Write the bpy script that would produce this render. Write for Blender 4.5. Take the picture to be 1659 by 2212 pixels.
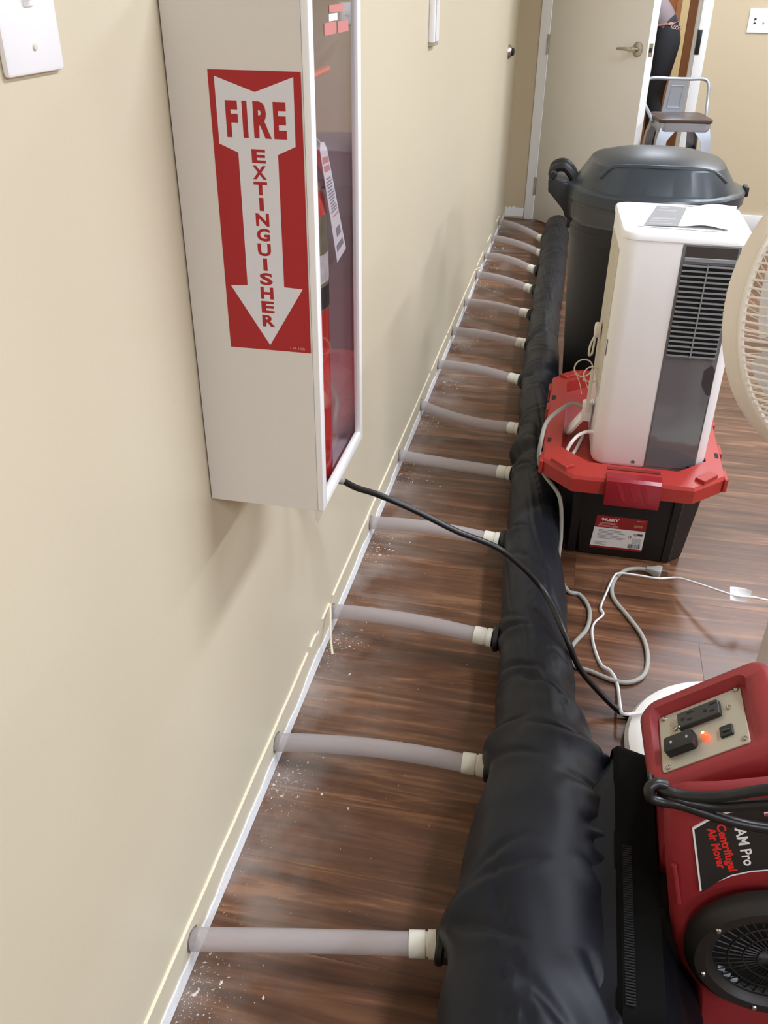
import bpy, bmesh, math, random
from mathutils import Vector, Matrix, noise, Quaternion

for o in list(bpy.data.objects):
    bpy.data.objects.remove(o, do_unlink=True)
S = bpy.context.scene
COL = S.collection
random.seed(7)
V = Vector
PI = math.pi

# ------------------------------------------------------------------ camera
cam_d = bpy.data.cameras.new('camera')
cam = bpy.data.objects.new('camera', cam_d); COL.objects.link(cam)
R_ = V((0.97798394, 0.20851367, 0.008334)); U_ = V((-0.11555392, 0.50785889, 0.85365487)); F_ = V((-0.17376621, 0.83582378, -0.52077241))
cam.matrix_world = Matrix(((R_.x, U_.x, -F_.x, 0.4431), (R_.y, U_.y, -F_.y, 0.0), (R_.z, U_.z, -F_.z, 1.2999), (0, 0, 0, 1)))
cam_d.sensor_fit = 'VERTICAL'; cam_d.sensor_height = 24.0
cam_d.lens = 24.0 * 1908.5 / 2212.0
cam_d.clip_start = 0.02
S.camera = cam

# ------------------------------------------------------------------ world, lights, exposure
W = bpy.data.worlds.new('world'); S.world = W; W.use_nodes = True
W.node_tree.nodes['Background'].inputs[0].default_value = (0.80, 0.83, 0.88, 1)
W.node_tree.nodes['Background'].inputs[1].default_value = 0.08
S.view_settings.view_transform = 'Standard'; S.view_settings.look = 'None'
S.view_settings.gamma = 1.0; S.view_settings.use_curve_mapping = False
S.view_settings.exposure = 0.0

def troffer(x, y, z, sx, sy, watts, col=(0.90, 0.985, 1.11)):
    l = bpy.data.lights.new('ceiling_troffer', 'AREA'); l.shape = 'RECTANGLE'; l.size = sx; l.size_y = sy
    l.energy = watts; l.color = col
    o = bpy.data.objects.new('ceiling_troffer', l); o.location = (x, y, z); COL.objects.link(o)
for x, y, w in ((1.75, 1.55, 62), (1.75, 4.55, 62), (3.9, 1.55, 72), (3.9, 4.55, 76), (3.9, -1.6, 104), (1.75, -1.6, 40)):
    troffer(x, y, 2.68, 0.28, 1.2, w)
troffer(1.2, 7.4, 2.55, 0.6, 1.2, 95)  # unseen hall lamp, added to light the space past the door

# ------------------------------------------------------------------ helpers
def lin(c):
    return tuple((v / 12.92 if v <= 0.04045 else ((v + 0.055) / 1.055) ** 2.4) for v in (x / 255.0 for x in c))

def mat(name, rgb, rough=0.5, metal=0.0, spec=0.5, bump=0.0, bscale=200.0, vary=0.0, vscale=6.0, coat=0.0, trans=0.0, emit=None, estr=0.0, sheen=0.0, bdist=0.002):
    m = bpy.data.materials.new(name); m.use_nodes = True
    nt = m.node_tree; b = nt.nodes['Principled BSDF']
    c = lin(rgb) + (1,)
    b.inputs['Base Color'].default_value = c
    b.inputs['Roughness'].default_value = rough
    b.inputs['Metallic'].default_value = metal
    b.inputs['Specular IOR Level'].default_value = spec
    b.inputs['Coat Weight'].default_value = coat
    b.inputs['Sheen Weight'].default_value = sheen
    b.inputs['Transmission Weight'].default_value = trans
    if emit:
        b.inputs['Emission Color'].default_value = lin(emit) + (1,); b.inputs['Emission Strength'].default_value = estr
    g = nt.nodes.new('ShaderNodeNewGeometry')
    if vary:
        n = nt.nodes.new('ShaderNodeTexNoise'); n.inputs['Scale'].default_value = vscale; n.inputs['Detail'].default_value = 4
        nt.links.new(g.outputs['Position'], n.inputs['Vector'])
        mx = nt.nodes.new('ShaderNodeMix'); mx.data_type = 'RGBA'
        d = tuple(max(0, v * (1 - vary)) for v in c[:3]) + (1,); l = tuple(min(1, v * (1 + vary)) for v in c[:3]) + (1,)
        mx.inputs[6].default_value = d; mx.inputs[7].default_value = l
        nt.links.new(n.outputs['Fac'], mx.inputs[0]); nt.links.new(mx.outputs[2], b.inputs['Base Color'])
    if bump:
        n = nt.nodes.new('ShaderNodeTexNoise'); n.inputs['Scale'].default_value = bscale; n.inputs['Detail'].default_value = 3
        nt.links.new(g.outputs['Position'], n.inputs['Vector'])
        bp = nt.nodes.new('ShaderNodeBump'); bp.inputs['Strength'].default_value = bump; bp.inputs['Distance'].default_value = bdist
        nt.links.new(n.outputs['Fac'], bp.inputs['Height']); nt.links.new(bp.outputs['Normal'], b.inputs['Normal'])
    return m

def wood_floor(name, seamless=False):
    m = bpy.data.materials.new(name); m.use_nodes = True
    nt = m.node_tree; N = nt.nodes; L = nt.links; b = N['Principled BSDF']
    g = N.new('ShaderNodeNewGeometry'); oi = N.new('ShaderNodeObjectInfo')
    off = N.new('ShaderNodeVectorMath'); off.operation = 'SCALE'; off.inputs[0].default_value = (13.7, 29.1, 5.3)
    L.new(oi.outputs['Random'], off.inputs['Scale'])
    add = N.new('ShaderNodeVectorMath'); add.operation = 'ADD'
    L.new(g.outputs['Position'], add.inputs[0]); L.new(off.outputs[0], add.inputs[1])
    def nz(sx, sy, det, dis, rough=0.6):
        mp = N.new('ShaderNodeMapping'); mp.inputs['Scale'].default_value = (sx, sy, 1)
        L.new(add.outputs[0], mp.inputs['Vector'])
        n = N.new('ShaderNodeTexNoise'); n.inputs['Scale'].default_value = 1; n.inputs['Detail'].default_value = det
        n.inputs['Distortion'].default_value = dis; n.inputs['Roughness'].default_value = rough
        L.new(mp.outputs[0], n.inputs['Vector']); return n
    n1 = nz(2.0, 21, 5, 1.0); n2 = nz(3.2, 85, 3, 0.5); n3 = nz(0.8, 4, 2, 0.4)
    a1 = N.new('ShaderNodeMath'); a1.operation = 'MULTIPLY_ADD'; a1.inputs[1].default_value = 0.38
    L.new(n2.outputs['Fac'], a1.inputs[0]); L.new(n1.outputs['Fac'], a1.inputs[2])
    a2 = N.new('ShaderNodeMath'); a2.operation = 'MULTIPLY_ADD'; a2.inputs[1].default_value = 0.26
    L.new(n3.outputs['Fac'], a2.inputs[0]); L.new(a1.outputs[0], a2.inputs[2])
    a3 = N.new('ShaderNodeMath'); a3.operation = 'MULTIPLY_ADD'; a3.inputs[1].default_value = 0.07
    L.new(oi.outputs['Random'], a3.inputs[0]); L.new(a2.outputs[0], a3.inputs[2])
    r = N.new('ShaderNodeValToRGB')
    els = r.color_ramp.elements
    els[0].position = 0.52; els[0].color = lin((50, 31, 22)) + (1,)
    els[1].position = 1.12; els[1].color = lin((140, 99, 70)) + (1,)
    r.color_ramp.elements.new(0.68).color = lin((74, 47, 32)) + (1,)
    r.color_ramp.elements.new(0.82).color = lin((95, 62, 42)) + (1,)
    r.color_ramp.elements.new(0.93).color = lin((114, 77, 53)) + (1,)
    els[-1].position = 1.0
    L.new(a3.outputs[0], r.inputs['Fac'])
    # plaster dust lying along the wall foot
    sx = N.new('ShaderNodeSeparateXYZ'); L.new(g.outputs['Position'], sx.inputs[0])
    mr = N.new('ShaderNodeMapRange'); mr.inputs['From Min'].default_value = 0.0; mr.inputs['From Max'].default_value = 0.22
    mr.inputs['To Min'].default_value = 0.62; mr.inputs['To Max'].default_value = 0.0
    L.new(sx.outputs['X'], mr.inputs['Value'])
    dn = N.new('ShaderNodeTexNoise'); dn.inputs['Scale'].default_value = 7; dn.inputs['Detail'].default_value = 6
    L.new(g.outputs['Position'], dn.inputs['Vector'])
    dr = N.new('ShaderNodeMapRange'); dr.inputs['From Min'].default_value = 0.4; dr.inputs['From Max'].default_value = 0.72
    L.new(dn.outputs['Fac'], dr.inputs['Value'])
    mu = N.new('ShaderNodeMath'); mu.operation = 'MULTIPLY'; L.new(mr.outputs[0], mu.inputs[0]); L.new(dr.outputs[0], mu.inputs[1])
    mx = N.new('ShaderNodeMix'); mx.data_type = 'RGBA'; mx.inputs[7].default_value = lin((176, 168, 162)) + (1,)
    L.new(mu.outputs[0], mx.inputs[0]); L.new(r.outputs[0], mx.inputs[6]); L.new(mx.outputs[2], b.inputs['Base Color'])
    rr = N.new('ShaderNodeMapRange'); rr.inputs['To Min'].default_value = 0.30; rr.inputs['To Max'].default_value = 0.46
    L.new(n1.outputs['Fac'], rr.inputs['Value']); L.new(rr.outputs[0], b.inputs['Roughness'])
    bp = N.new('ShaderNodeBump'); bp.inputs['Strength'].default_value = 0.12; bp.inputs['Distance'].default_value = 0.001
    L.new(n2.outputs['Fac'], bp.inputs['Height']); L.new(bp.outputs['Normal'], b.inputs['Normal'])
    return m

def frosted(name, rgb, clear=0.35, rough=0.3):
    m = bpy.data.materials.new(name); m.use_nodes = True
    nt = m.node_tree; b = nt.nodes['Principled BSDF']; out = nt.nodes['Material Output']
    b.inputs['Base Color'].default_value = lin(rgb) + (1,); b.inputs['Roughness'].default_value = rough
    t = nt.nodes.new('ShaderNodeBsdfTransparent'); t.inputs[0].default_value = (0.93, 0.9, 0.9, 1)
    mx = nt.nodes.new('ShaderNodeMixShader'); mx.inputs[0].default_value = 1 - clear
    nt.links.new(t.outputs[0], mx.inputs[1]); nt.links.new(b.outputs[0], mx.inputs[2]); nt.links.new(mx.outputs[0], out.inputs[0])
    return m

def pane_mat(name):
    m = bpy.data.materials.new(name); m.use_nodes = True
    nt = m.node_tree; out = nt.nodes['Material Output']; nt.nodes.remove(nt.nodes['Principled BSDF'])
    t = nt.nodes.new('ShaderNodeBsdfTransparent'); t.inputs[0].default_value = (0.95, 0.92, 0.94, 1)
    gl = nt.nodes.new('ShaderNodeBsdfGlossy'); gl.inputs['Roughness'].default_value = 0.03
    fr = nt.nodes.new('ShaderNodeFresnel'); fr.inputs['IOR'].default_value = 1.55
    mu = nt.nodes.new('ShaderNodeMath'); mu.operation = 'MULTIPLY'; mu.inputs[1].default_value = 1.35; mu.use_clamp = True
    ge = nt.nodes.new('ShaderNodeNewGeometry'); bf = nt.nodes.new('ShaderNodeMath'); bf.operation = 'SUBTRACT'; bf.inputs[0].default_value = 1.0
    nt.links.new(ge.outputs['Backfacing'], bf.inputs[1]); m2 = nt.nodes.new('ShaderNodeMath'); m2.operation = 'MULTIPLY'
    nt.links.new(mu.outputs[0], m2.inputs[0]); nt.links.new(bf.outputs[0], m2.inputs[1])
    nt.links.new(fr.outputs[0], mu.inputs[0])
    mx = nt.nodes.new('ShaderNodeMixShader')
    nt.links.new(m2.outputs[0], mx.inputs[0]); nt.links.new(t.outputs[0], mx.inputs[1]); nt.links.new(gl.outputs[0], mx.inputs[2])
    nt.links.new(mx.outputs[0], out.inputs[0])
    return m

def _xf(bm, vs, M):
    if M is not None:
        bmesh.ops.transform(bm, matrix=M, verts=vs)

def box(bm, x0, x1, y0, y1, z0, z1, bev=0.0, seg=2, M=None):
    vs = [bm.verts.new((x, y, z)) for x in (x0, x1) for y in (y0, y1) for z in (z0, z1)]
    fs = [bm.faces.new([vs[i] for i in f]) for f in ((0, 1, 3, 2), (4, 6, 7, 5), (0, 4, 5, 1), (2, 3, 7, 6), (0, 2, 6, 4), (1, 5, 7, 3))]
    if bev:
        es = list({e for f in fs for e in f.edges})
        r = bmesh.ops.bevel(bm, geom=es, offset=bev, segments=seg, affect='EDGES', profile=0.5)
        vs = list({v for f in r['faces'] for v in f.verts} | {v for v in vs if v.is_valid})
    _xf(bm, [v for v in vs if v.is_valid], M)
    return vs

def prism(bm, pts, fn, d0, d1, bev=0.0, seg=2):
    """polygon pts (2D) extruded from d0 to d1; fn(u, v, d) -> 3D"""
    a = [bm.verts.new(fn(u, v, d0)) for u, v in pts]; b = [bm.verts.new(fn(u, v, d1)) for u, v in pts]
    fs = [bm.faces.new(a), bm.faces.new(b[::-1])]
    n = len(pts)
    for i in range(n):
        fs.append(bm.faces.new((a[i], b[i], b[(i + 1) % n], a[(i + 1) % n])))
    if bev:
        es = list({e for f in fs[:2] for e in f.edges})
        bmesh.ops.bevel(bm, geom=es, offset=bev, segments=seg, affect='EDGES', profile=0.5)
    return a + b

def loft(bm, loops, cap0=True, cap1=True, closed=True):
    rows = [[bm.verts.new(p) for p in l] for l in loops]
    n = len(rows[0])
    for r0, r1 in zip(rows, rows[1:]):
        for i in range(n if closed else n - 1):
            bm.faces.new((r0[i], r0[(i + 1) % n], r1[(i + 1) % n], r1[i]))
    if cap0: bm.faces.new(rows[0][::-1])
    if cap1: bm.faces.new(rows[-1])
    return rows

def lathe(bm, prof, c=(0, 0, 0), seg=40, M=None, cap0=True, cap1=True):
    loops = [[V((c[0] + r * math.cos(2 * PI * i / seg), c[1] + r * math.sin(2 * PI * i / seg), c[2] + z)) for i in range(seg)] for r, z in prof]
    if M is not None: loops = [[M @ p for p in l] for l in loops]
    loft(bm, loops, cap0, cap1)

def frame_of(d):
    d = V(d).normalized(); q = V((0, 0, 1)).rotation_difference(d); return q.to_matrix().to_4x4()

def cyl(bm, p0, p1, r0, r1=None, seg=20, bev=0.0):
    p0, p1 = V(p0), V(p1); r1 = r0 if r1 is None else r1
    M = Matrix.Translation(p0) @ frame_of(p1 - p0); h = (p1 - p0).length
    if bev: prof = [(r0 - bev, 0), (r0, bev), (r1, h - bev), (r1 - bev, h)]
    else: prof = [(r0, 0), (r1, h)]
    lathe(bm, prof, seg=seg, M=M)

def spline(pts, k=8):
    P = [V(p) for p in pts]; out = []
    for i in range(len(P) - 1):
        p0 = P[max(i - 1, 0)]; p1 = P[i]; p2 = P[i + 1]; p3 = P[min(i + 2, len(P) - 1)]
        for j in range(k):
            t = j / k
            out.append(0.5 * ((2 * p1) + (p2 - p0) * t + (2 * p0 - 5 * p1 + 4 * p2 - p3) * t * t + (3 * p1 - p0 - 3 * p2 + p3) * t ** 3))
    out.append(P[-1]); return out

def tube(bm, pts, r, seg=10, closed=False, flat=1.0, up=V((0, 0, 1))):
    """sweep an (optionally flattened) ellipse along pts"""
    P = [V(p) for p in pts]; n = len(P); rows = []
    prev = None
    for i in range(n):
        if closed: t = P[(i + 1) % n] - P[i - 1]
        else: t = P[min(i + 1, n - 1)] - P[max(i - 1, 0)]
        t.normalize()
        if prev is None:
            a = t.cross(up)
            if a.length < 1e-3: a = t.cross(V((1, 0, 0)))
            a.normalize()
        else:
            a = prev - t * prev.dot(t); a.normalize()
        prev = a; b = t.cross(a)
        rr = r(i / (n - 1)) if callable(r) else r
        rows.append([P[i] + a * (rr * math.cos(2 * PI * j / seg)) + b * (rr * flat * math.sin(2 * PI * j / seg)) for j in range(seg)])
    if closed: rows.append(rows[0])
    R = [[bm.verts.new(p) for p in l] for l in (rows[:-1] if closed else rows)]
    if closed: R.append(R[0])
    for r0, r1 in zip(R, R[1:]):
        for i in range(seg): bm.faces.new((r0[i], r0[(i + 1) % seg], r1[(i + 1) % seg], r1[i]))
    if not closed:
        bm.faces.new(R[0][::-1]); bm.faces.new(R[-1])

def torus(bm, c, M, R, r, seg=32, s2=8, a0=0.0, a1=2 * PI):
    full = abs(a1 - a0 - 2 * PI) < 1e-6
    k = seg if full else seg + 1
    pts = [V(c) + M @ V((R * math.cos(a0 + (a1 - a0) * i / seg), R * math.sin(a0 + (a1 - a0) * i / seg), 0)) for i in range(k)]
    tube(bm, pts, r, s2, closed=full, up=M @ V((0, 0, 1)))

def rrect(w, h, r, k=5, cx=0.0, cy=0.0):
    out = []
    for sx, sy, a in ((1, 1, 0), (-1, 1, 90), (-1, -1, 180), (1, -1, 270)):
        for i in range(k + 1):
            t = math.radians(a + 90 * i / k)
            out.append((cx + sx * (w / 2 - r) + r * math.cos(t), cy + sy * (h / 2 - r) + r * math.sin(t)))
    return out

def obj(name, bm, m, parent=None, smooth=35, shift=True):
    bmesh.ops.recalc_face_normals(bm, faces=bm.faces)
    me = bpy.data.meshes.new(name); bm.to_mesh(me); bm.free()
    for x in (m if isinstance(m, (list, tuple)) else [m]): me.materials.append(x)
    if smooth:
        for p in me.polygons: p.use_smooth = True
        me.set_sharp_from_angle(angle=math.radians(smooth))
    o = bpy.data.objects.new(name, me); COL.objects.link(o)
    if parent:
        o.parent = parent
        if shift and parent.type == 'EMPTY' and not parent.get('local'): o.location = -V(parent.location)
    return o

def tag(o, label, cat, group=None, kind=None):
    o['label'] = label; o['category'] = cat
    if group: o['group'] = group
    if kind: o['kind'] = kind
    return o

def thing(name, label, cat, loc=(0, 0, 0), group=None, rotz=None):
    o = bpy.data.objects.new(name, None); COL.objects.link(o); o.location = loc; o.empty_display_size = 0.05
    if rotz is not None: o.rotation_euler = (0, 0, rotz); o['local'] = 1
    return tag(o, label, cat, group)

def struct(name, bm, m, parent=None, label=None, smooth=35):
    o = obj(name, bm, m, parent, smooth)
    if parent is None: o['kind'] = 'structure'
    if label: o['label'] = label
    return o

def B(): return bmesh.new()

def text(name, s, size, m, org, ex, ey, parent=None, bold=0.0, xs=1.0, align='LEFT', extrude=0.0002, surf=None, valign='TOP_BASELINE', shear=0.0, lift=0.0004, length=None, space=1.0):
    c = bpy.data.curves.new(name, 'FONT'); c.body = s; c.size = size; c.offset = bold; c.align_x = align; c.align_y = valign
    c.extrude = extrude; c.resolution_u = 3; c.shear = shear; c.space_character = space
    t = bpy.data.objects.new(name, c); COL.objects.link(t)
    dg = bpy.context.evaluated_depsgraph_get(); dg.update()
    me = bpy.data.meshes.new_from_object(t.evaluated_get(dg)); bpy.data.objects.remove(t)
    me.materials.clear(); me.materials.append(m); me.name = name
    org, ex, ey = V(org), V(ex), V(ey); n = ex.cross(ey)
    if length:
        xx = [v.co.x for v in me.vertices]; xs = length / (max(xx) - min(xx))
    for v in me.vertices:
        p = v.co.copy(); u_, v_ = p.x * xs, p.y
        q = org + ex * u_ + ey * v_
        if surf: q = surf(q)
        v.co = q + n * (p.z + lift)
    o = bpy.data.objects.new(name, me); COL.objects.link(o)
    if parent:
        o.parent = parent
        if parent.type == 'EMPTY' and not parent.get('local'): o.location = -V(parent.location)
    return o

def extent(me_obj, ax):
    return max(v.co[ax] for v in me_obj.data.vertices) - min(v.co[ax] for v in me_obj.data.vertices)

# ------------------------------------------------------------------ materials
M_wall = mat('wall_paint', (216, 205, 180), 0.42, bump=0.25, bscale=420, bdist=0.0006, vary=0.02, vscale=3)
M_wallb = mat('back_wall_paint', (198, 182, 152), 0.5, bump=0.25, bscale=420, bdist=0.0006)
M_ceil = mat('ceiling_paint', (232, 230, 224), 0.8)
M_trimw = mat('white_frame_paint', (232, 232, 230), 0.4)
M_bare = mat('bare_plaster', (240, 240, 240), 0.9, bump=0.8, bscale=300, vary=0.06, vscale=60)
M_bead = mat('caulk_bead', (240, 230, 202), 0.5)
M_floor = wood_floor('walnut_plank')
M_sub = mat('floor_joint', (34, 25, 20), 0.8)
M_dark = mat('dark_hole', (40, 36, 34), 0.9); M_hole = mat('hole_rim', (120, 110, 100), 0.9)
M_white = mat('white_plastic', (250, 250, 252), 0.35, vary=0.01)
M_offw = mat('off_white_plastic', (228, 224, 212), 0.4)
M_cab = mat('white_enamel', (226, 222, 216), 0.38, bump=0.06, bscale=500)
M_cabin = mat('cabinet_lining', (214, 206, 206), 0.5)
M_red_v = mat('red_vinyl', (172, 24, 31), 0.4)
M_white_v = mat('white_vinyl', (226, 226, 232), 0.4)
M_pane = pane_mat('cabinet_acrylic')
M_ext = mat('extinguisher_red', (196, 30, 28), 0.25, coat=0.4)
M_black = mat('black_plastic', (22, 23, 25), 0.45)
M_blackr = mat('black_rubber', (26, 26, 28), 0.4)
M_cord = mat('black_cord', (22, 22, 24), 0.35)
M_fab = mat('black_nylon', (16, 19, 27), 0.48, spec=0.26, sheen=0.02, bump=0.05, bscale=120, bdist=0.002)
M_web = mat('black_webbing', (12, 12, 11), 0.9, spec=0.12, bump=0.3, bscale=900)
M_hose = frosted('frosted_hose', (203, 196, 197), 0.48, 0.3)
M_coup = mat('white_coupling', (226, 224, 212), 0.45)
M_redp = mat('red_rotomold', (142, 38, 42), 0.5, bump=0.18, bscale=260, bdist=0.001, vary=0.08, vscale=9)
M_redl = mat('red_lid', (166, 46, 39), 0.45, bump=0.08, bscale=400)
M_redk = mat('dark_red_latch', (142, 26, 38), 0.35, bump=0.1, bscale=200)
M_tote = mat('black_tote', (15, 15, 16), 0.5, bump=0.15, bscale=300)
M_plate = mat('brushed_plate', (178, 172, 156), 0.42, metal=0.35, bump=0.05, bscale=400)
M_steel = mat('steel', (190, 188, 184), 0.25, metal=1.0)
M_nick = mat('satin_nickel', (186, 180, 168), 0.28, metal=1.0)
M_grayp = mat('gray_panel', (112, 113, 117), 0.35)
M_grayw = mat('smoked_window', (104, 105, 108), 0.12, coat=0.3)
M_slat = mat('gray_slat', (138, 140, 143), 0.4)
M_can = mat('can_black', (24, 25, 26), 0.45, bump=0.1, bscale=200)
M_lid = mat('can_lid', (52, 59, 65), 0.35, bump=0.05, bscale=200)
M_door = mat('door_paint', (236, 233, 226), 0.45)
M_fanw = mat('fan_ivory', (250, 245, 236), 0.4)
M_fanr = mat('fan_rim', (244, 237, 224), 0.45)
M_marble = mat('fan_base_white', (228, 226, 218), 0.3, vary=0.05, vscale=14)
M_blade = frosted('fan_blade', (225, 222, 218), 0.25, 0.3)
M_graycord = mat('gray_cord', (158, 156, 148), 0.5)
M_whitecord = mat('white_cord', (236, 236, 236), 0.4)
M_paperg = mat('gray_paper', (150, 150, 151), 0.5)
M_paperw = mat('white_paper', (240, 240, 240), 0.6)
M_stool = mat('gunmetal_stool', (168, 174, 184), 0.32, metal=0.55)
M_seat = mat('dark_wood_seat', (74, 58, 52), 0.35, vary=0.15, vscale=18)
M_woodd = mat('brown_wood', (140, 84, 46), 0.45, vary=0.15, vscale=12)
M_woodk = mat('dark_brown_wood', (150, 98, 62), 0.45, vary=0.12, vscale=14)
M_hallw = mat('hall_wall_paint', (205, 180, 130), 0.6)
M_latch = mat('black_strike', (24, 24, 26), 0.4, metal=0.3)
M_label = mat('label_black', (38, 37, 36), 0.4)
M_txtred = mat('text_red', (226, 44, 40), 0.4)
M_txtw = mat('text_white', (238, 238, 240), 0.4)
M_txtk = mat('print_gray', (120, 122, 126), 0.6)
M_glow = mat('lamp_red', (255, 90, 60), 0.2, emit=(255, 70, 30), estr=2.2)
M_glowc = mat('lamp_core', (255, 220, 120), 0.2, emit=(255, 226, 130), estr=5.0)
M_green = mat('lamp_green', (120, 255, 60), 0.3, emit=(130, 255, 50), estr=2.0)

# ------------------------------------------------------------------ setting
YB = 5.72; H = 2.72
b = B(); box(b, 0.0, 6.0, -4.0, 0.16, -0.05, 0.0); box(b, 2.5, 6.0, 0.16, YB + 0.14, -0.05, 0.0); box(b, -0.02, 6.0, YB + 0.14, 11, -0.05, 0.0)
box(b, 0.0, 2.5, 0.16, YB + 0.14, -0.05, -0.004)
floor = struct('floor', b, [M_floor])
# planks (each its own part), rows run away from the wall
wrow = 0.152; row = 0; y = 0.165
joints = []
while y < YB + 0.13:
    x = 0.0; first = random.uniform(0.48, 1.2)
    if abs(y + wrow / 2 - 1.61) < 0.08: first = 0.83
    x1 = first
    while x < 2.5 - 0.02:
        x1 = min(x1, 2.5)
        if 2.5 - x1 < 0.12: x1 = 2.5
        b = B(); box(b, x + 0.00015, x1 - 0.00015, y + 0.0001, min(y + wrow, YB + 0.138) - 0.0001, -0.004, 0.0, bev=0.00025, seg=1)
        p = obj('plank', b, M_floor, floor, smooth=0)
        x = x1; x1 = x + 1.22
    y += wrow; row += 1

b = B(); box(b, -0.12, 0.0, -4.0, YB + 0.14, 0.0, H); wall_left = struct('wall_left', b, M_wall)
DL, DR, DH = 0.175, 0.985, 2.05
b = B()
box(b, 0.0, DL - 0.0, YB, YB + 0.14, 0, H); box(b, DR, 6.0, YB, YB + 0.14, 0, H); box(b, DL, DR, YB, YB + 0.14, DH, H)
wall_back = struct('wall_back', b, M_wallb)
b = B(); box(b, 6.0, 6.12, -4.0, YB + 0.14, 0, H); struct('wall_right', b, M_wallb)
b = B(); box(b, -0.12, 6.12, -4.12, -4.0, 0, H); struct('wall_front', b, M_wallb)
b = B(); box(b, -0.12, 6.12, -4.12, 11, H, H + 0.1); struct('ceiling', b, M_ceil)
# hall beyond the door
b = B(); box(b, -0.02, 6.0, 9.2, 9.3, 0, H); box(b, -1.0, -0.9, YB + 0.14, 9.3, 0, H); box(b, 3.2, 3.3, YB + 0.14, 9.2, 0, H); box(b, -1.0, -0.02, 9.2, 9.3, 0, H)
struct('wall_hall', b, M_hallw)
b = B(); box(b, 0.2, 1.085, 9.15, 9.2, 0.0, 2.1, bev=0.004)
d2 = struct('door_2', b, M_woodd, label='brown wooden door across the hall')
b = B(); box(b, 1.085, 1.13, 9.14, 9.2, 0.0, 2.14, bev=0.004); box(b, 0.15, 0.20, 9.14, 9.2, 0.0, 2.14, bev=0.004); box(b, 0.20, 1.085, 9.14, 9.2, 2.1, 2.14)
obj('door_frame', b, M_woodk, d2)
b = B(); box(b, 0.985, 1.085, 6.55, 6.62, 0, 2.3, bev=0.005)
struct('trim_2', b, M_woodk, label='brown wooden post in the hall')
# metal door frame
for nm, xa, xb, xi in (('trim_1', DL - 0.05, DL, DL), ('trim_3', DR, DR + 0.05, DR)):
    b = B(); box(b, xa, xb, YB - 0.012, YB + 0.0, 0, DH + 0.05, bev=0.002)
    s = 1 if xa < 0.5 else -1
    xs = sorted((xi, xi + s * 0.004)); box(b, xs[0], xs[1], YB - 0.012, YB + 0.05, 0, DH)
    xs = sorted((xi, xi + s * 0.016)); box(b, xs[0], xs[1], YB + 0.05, YB + 0.14, 0, DH, bev=0.002)
    t = struct(nm, b, M_trimw, label='white painted metal door frame, ' + ('hinge side' if s > 0 else 'latch side'))
    if s < 0:
        b = B(); box(b, xi - 0.007, xi + 0.016, YB - 0.0145, YB + 0.036, 0.93, 1.05, bev=0.001); k = obj('strike_plate', b, M_latch, t)
        b = B(); box(b, xi - 0.008, xi - 0.0065, YB - 0.004, YB + 0.02, 0.96, 1.015); obj('strike_lip', b, M_steel, k)
    else:
        for zc in (0.2, 0.965, 1.82):
            b = B(); cyl(b, (DL + 0.004, YB - 0.020, zc - 0.05), (DL + 0.004, YB - 0.020, zc + 0.05), 0.008, seg=12)
            box(b, DL - 0.004, DL + 0.002, YB - 0.022, YB - 0.011, zc - 0.05, zc + 0.05)
            obj('hinge', b, M_steel, t)
b = B(); box(b, DL, DR, YB - 0.012, YB + 0.14, DH, DH + 0.05, bev=0.002); struct('trim_4', b, M_trimw, label='white metal door head')
# open door leaf
th = math.radians(51)
dd = V((math.cos(th), -math.sin(th), 0)); dn = V((-math.sin(th), -math.cos(th), 0))
hp = V((DL + 0.006, YB - 0.02, 0))
Md = Matrix(((dd.x, dn.x, 0, hp.x), (dd.y, dn.y, 0, hp.y), (0, 0, 1, 0), (0, 0, 0, 1)))   # local x along leaf, y towards the room face
b = B(); box(b, 0.0, 0.81, -0.044, 0.0, 0.008, 2.04, bev=0.002, M=Md); door = struct('door_1', b, M_door, label='greige painted door standing half open')
b = B(); box(b, 0.8095, 0.8125, -0.0435, -0.0005, 0.009, 2.039, M=Md); obj('door_edge', b, M_trimw, door)
b = B(); lathe(b, [(0.0, 0), (0.034, 0), (0.034, 0.006), (0.028, 0.010), (0.013, 0.012), (0.012, 0.045), (0.0, 0.046)], M=Md @ Matrix.Translation((0.745, 0.0, 0.985)) @ Matrix.Rotation(-PI / 2, 4, 'X'), cap0=False, cap1=False)
hd = obj('door_handle', b, M_nick, door)
b = B(); tube(b, [Md @ V(p) for p in spline([(0.745, 0.038, 0.985), (0.72, 0.043, 0.985), (0.68, 0.044, 0.985), (0.635, 0.040, 0.983)])], lambda t: 0.0095 - 0.0025 * t, 10); obj('lever', b, M_nick, hd)
b = B(); box(b, 0.812, 0.8135, -0.034, -0.010, 0.955, 1.015, bev=0.0005, seg=1, M=Md); lp = obj('latch_plate', b, M_steel, door)
b = B(); box(b, 0.813, 0.8185, -0.028, -0.016, 0.975, 0.995, M=Md); obj('latch_bolt', b, M_dark, lp)
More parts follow.
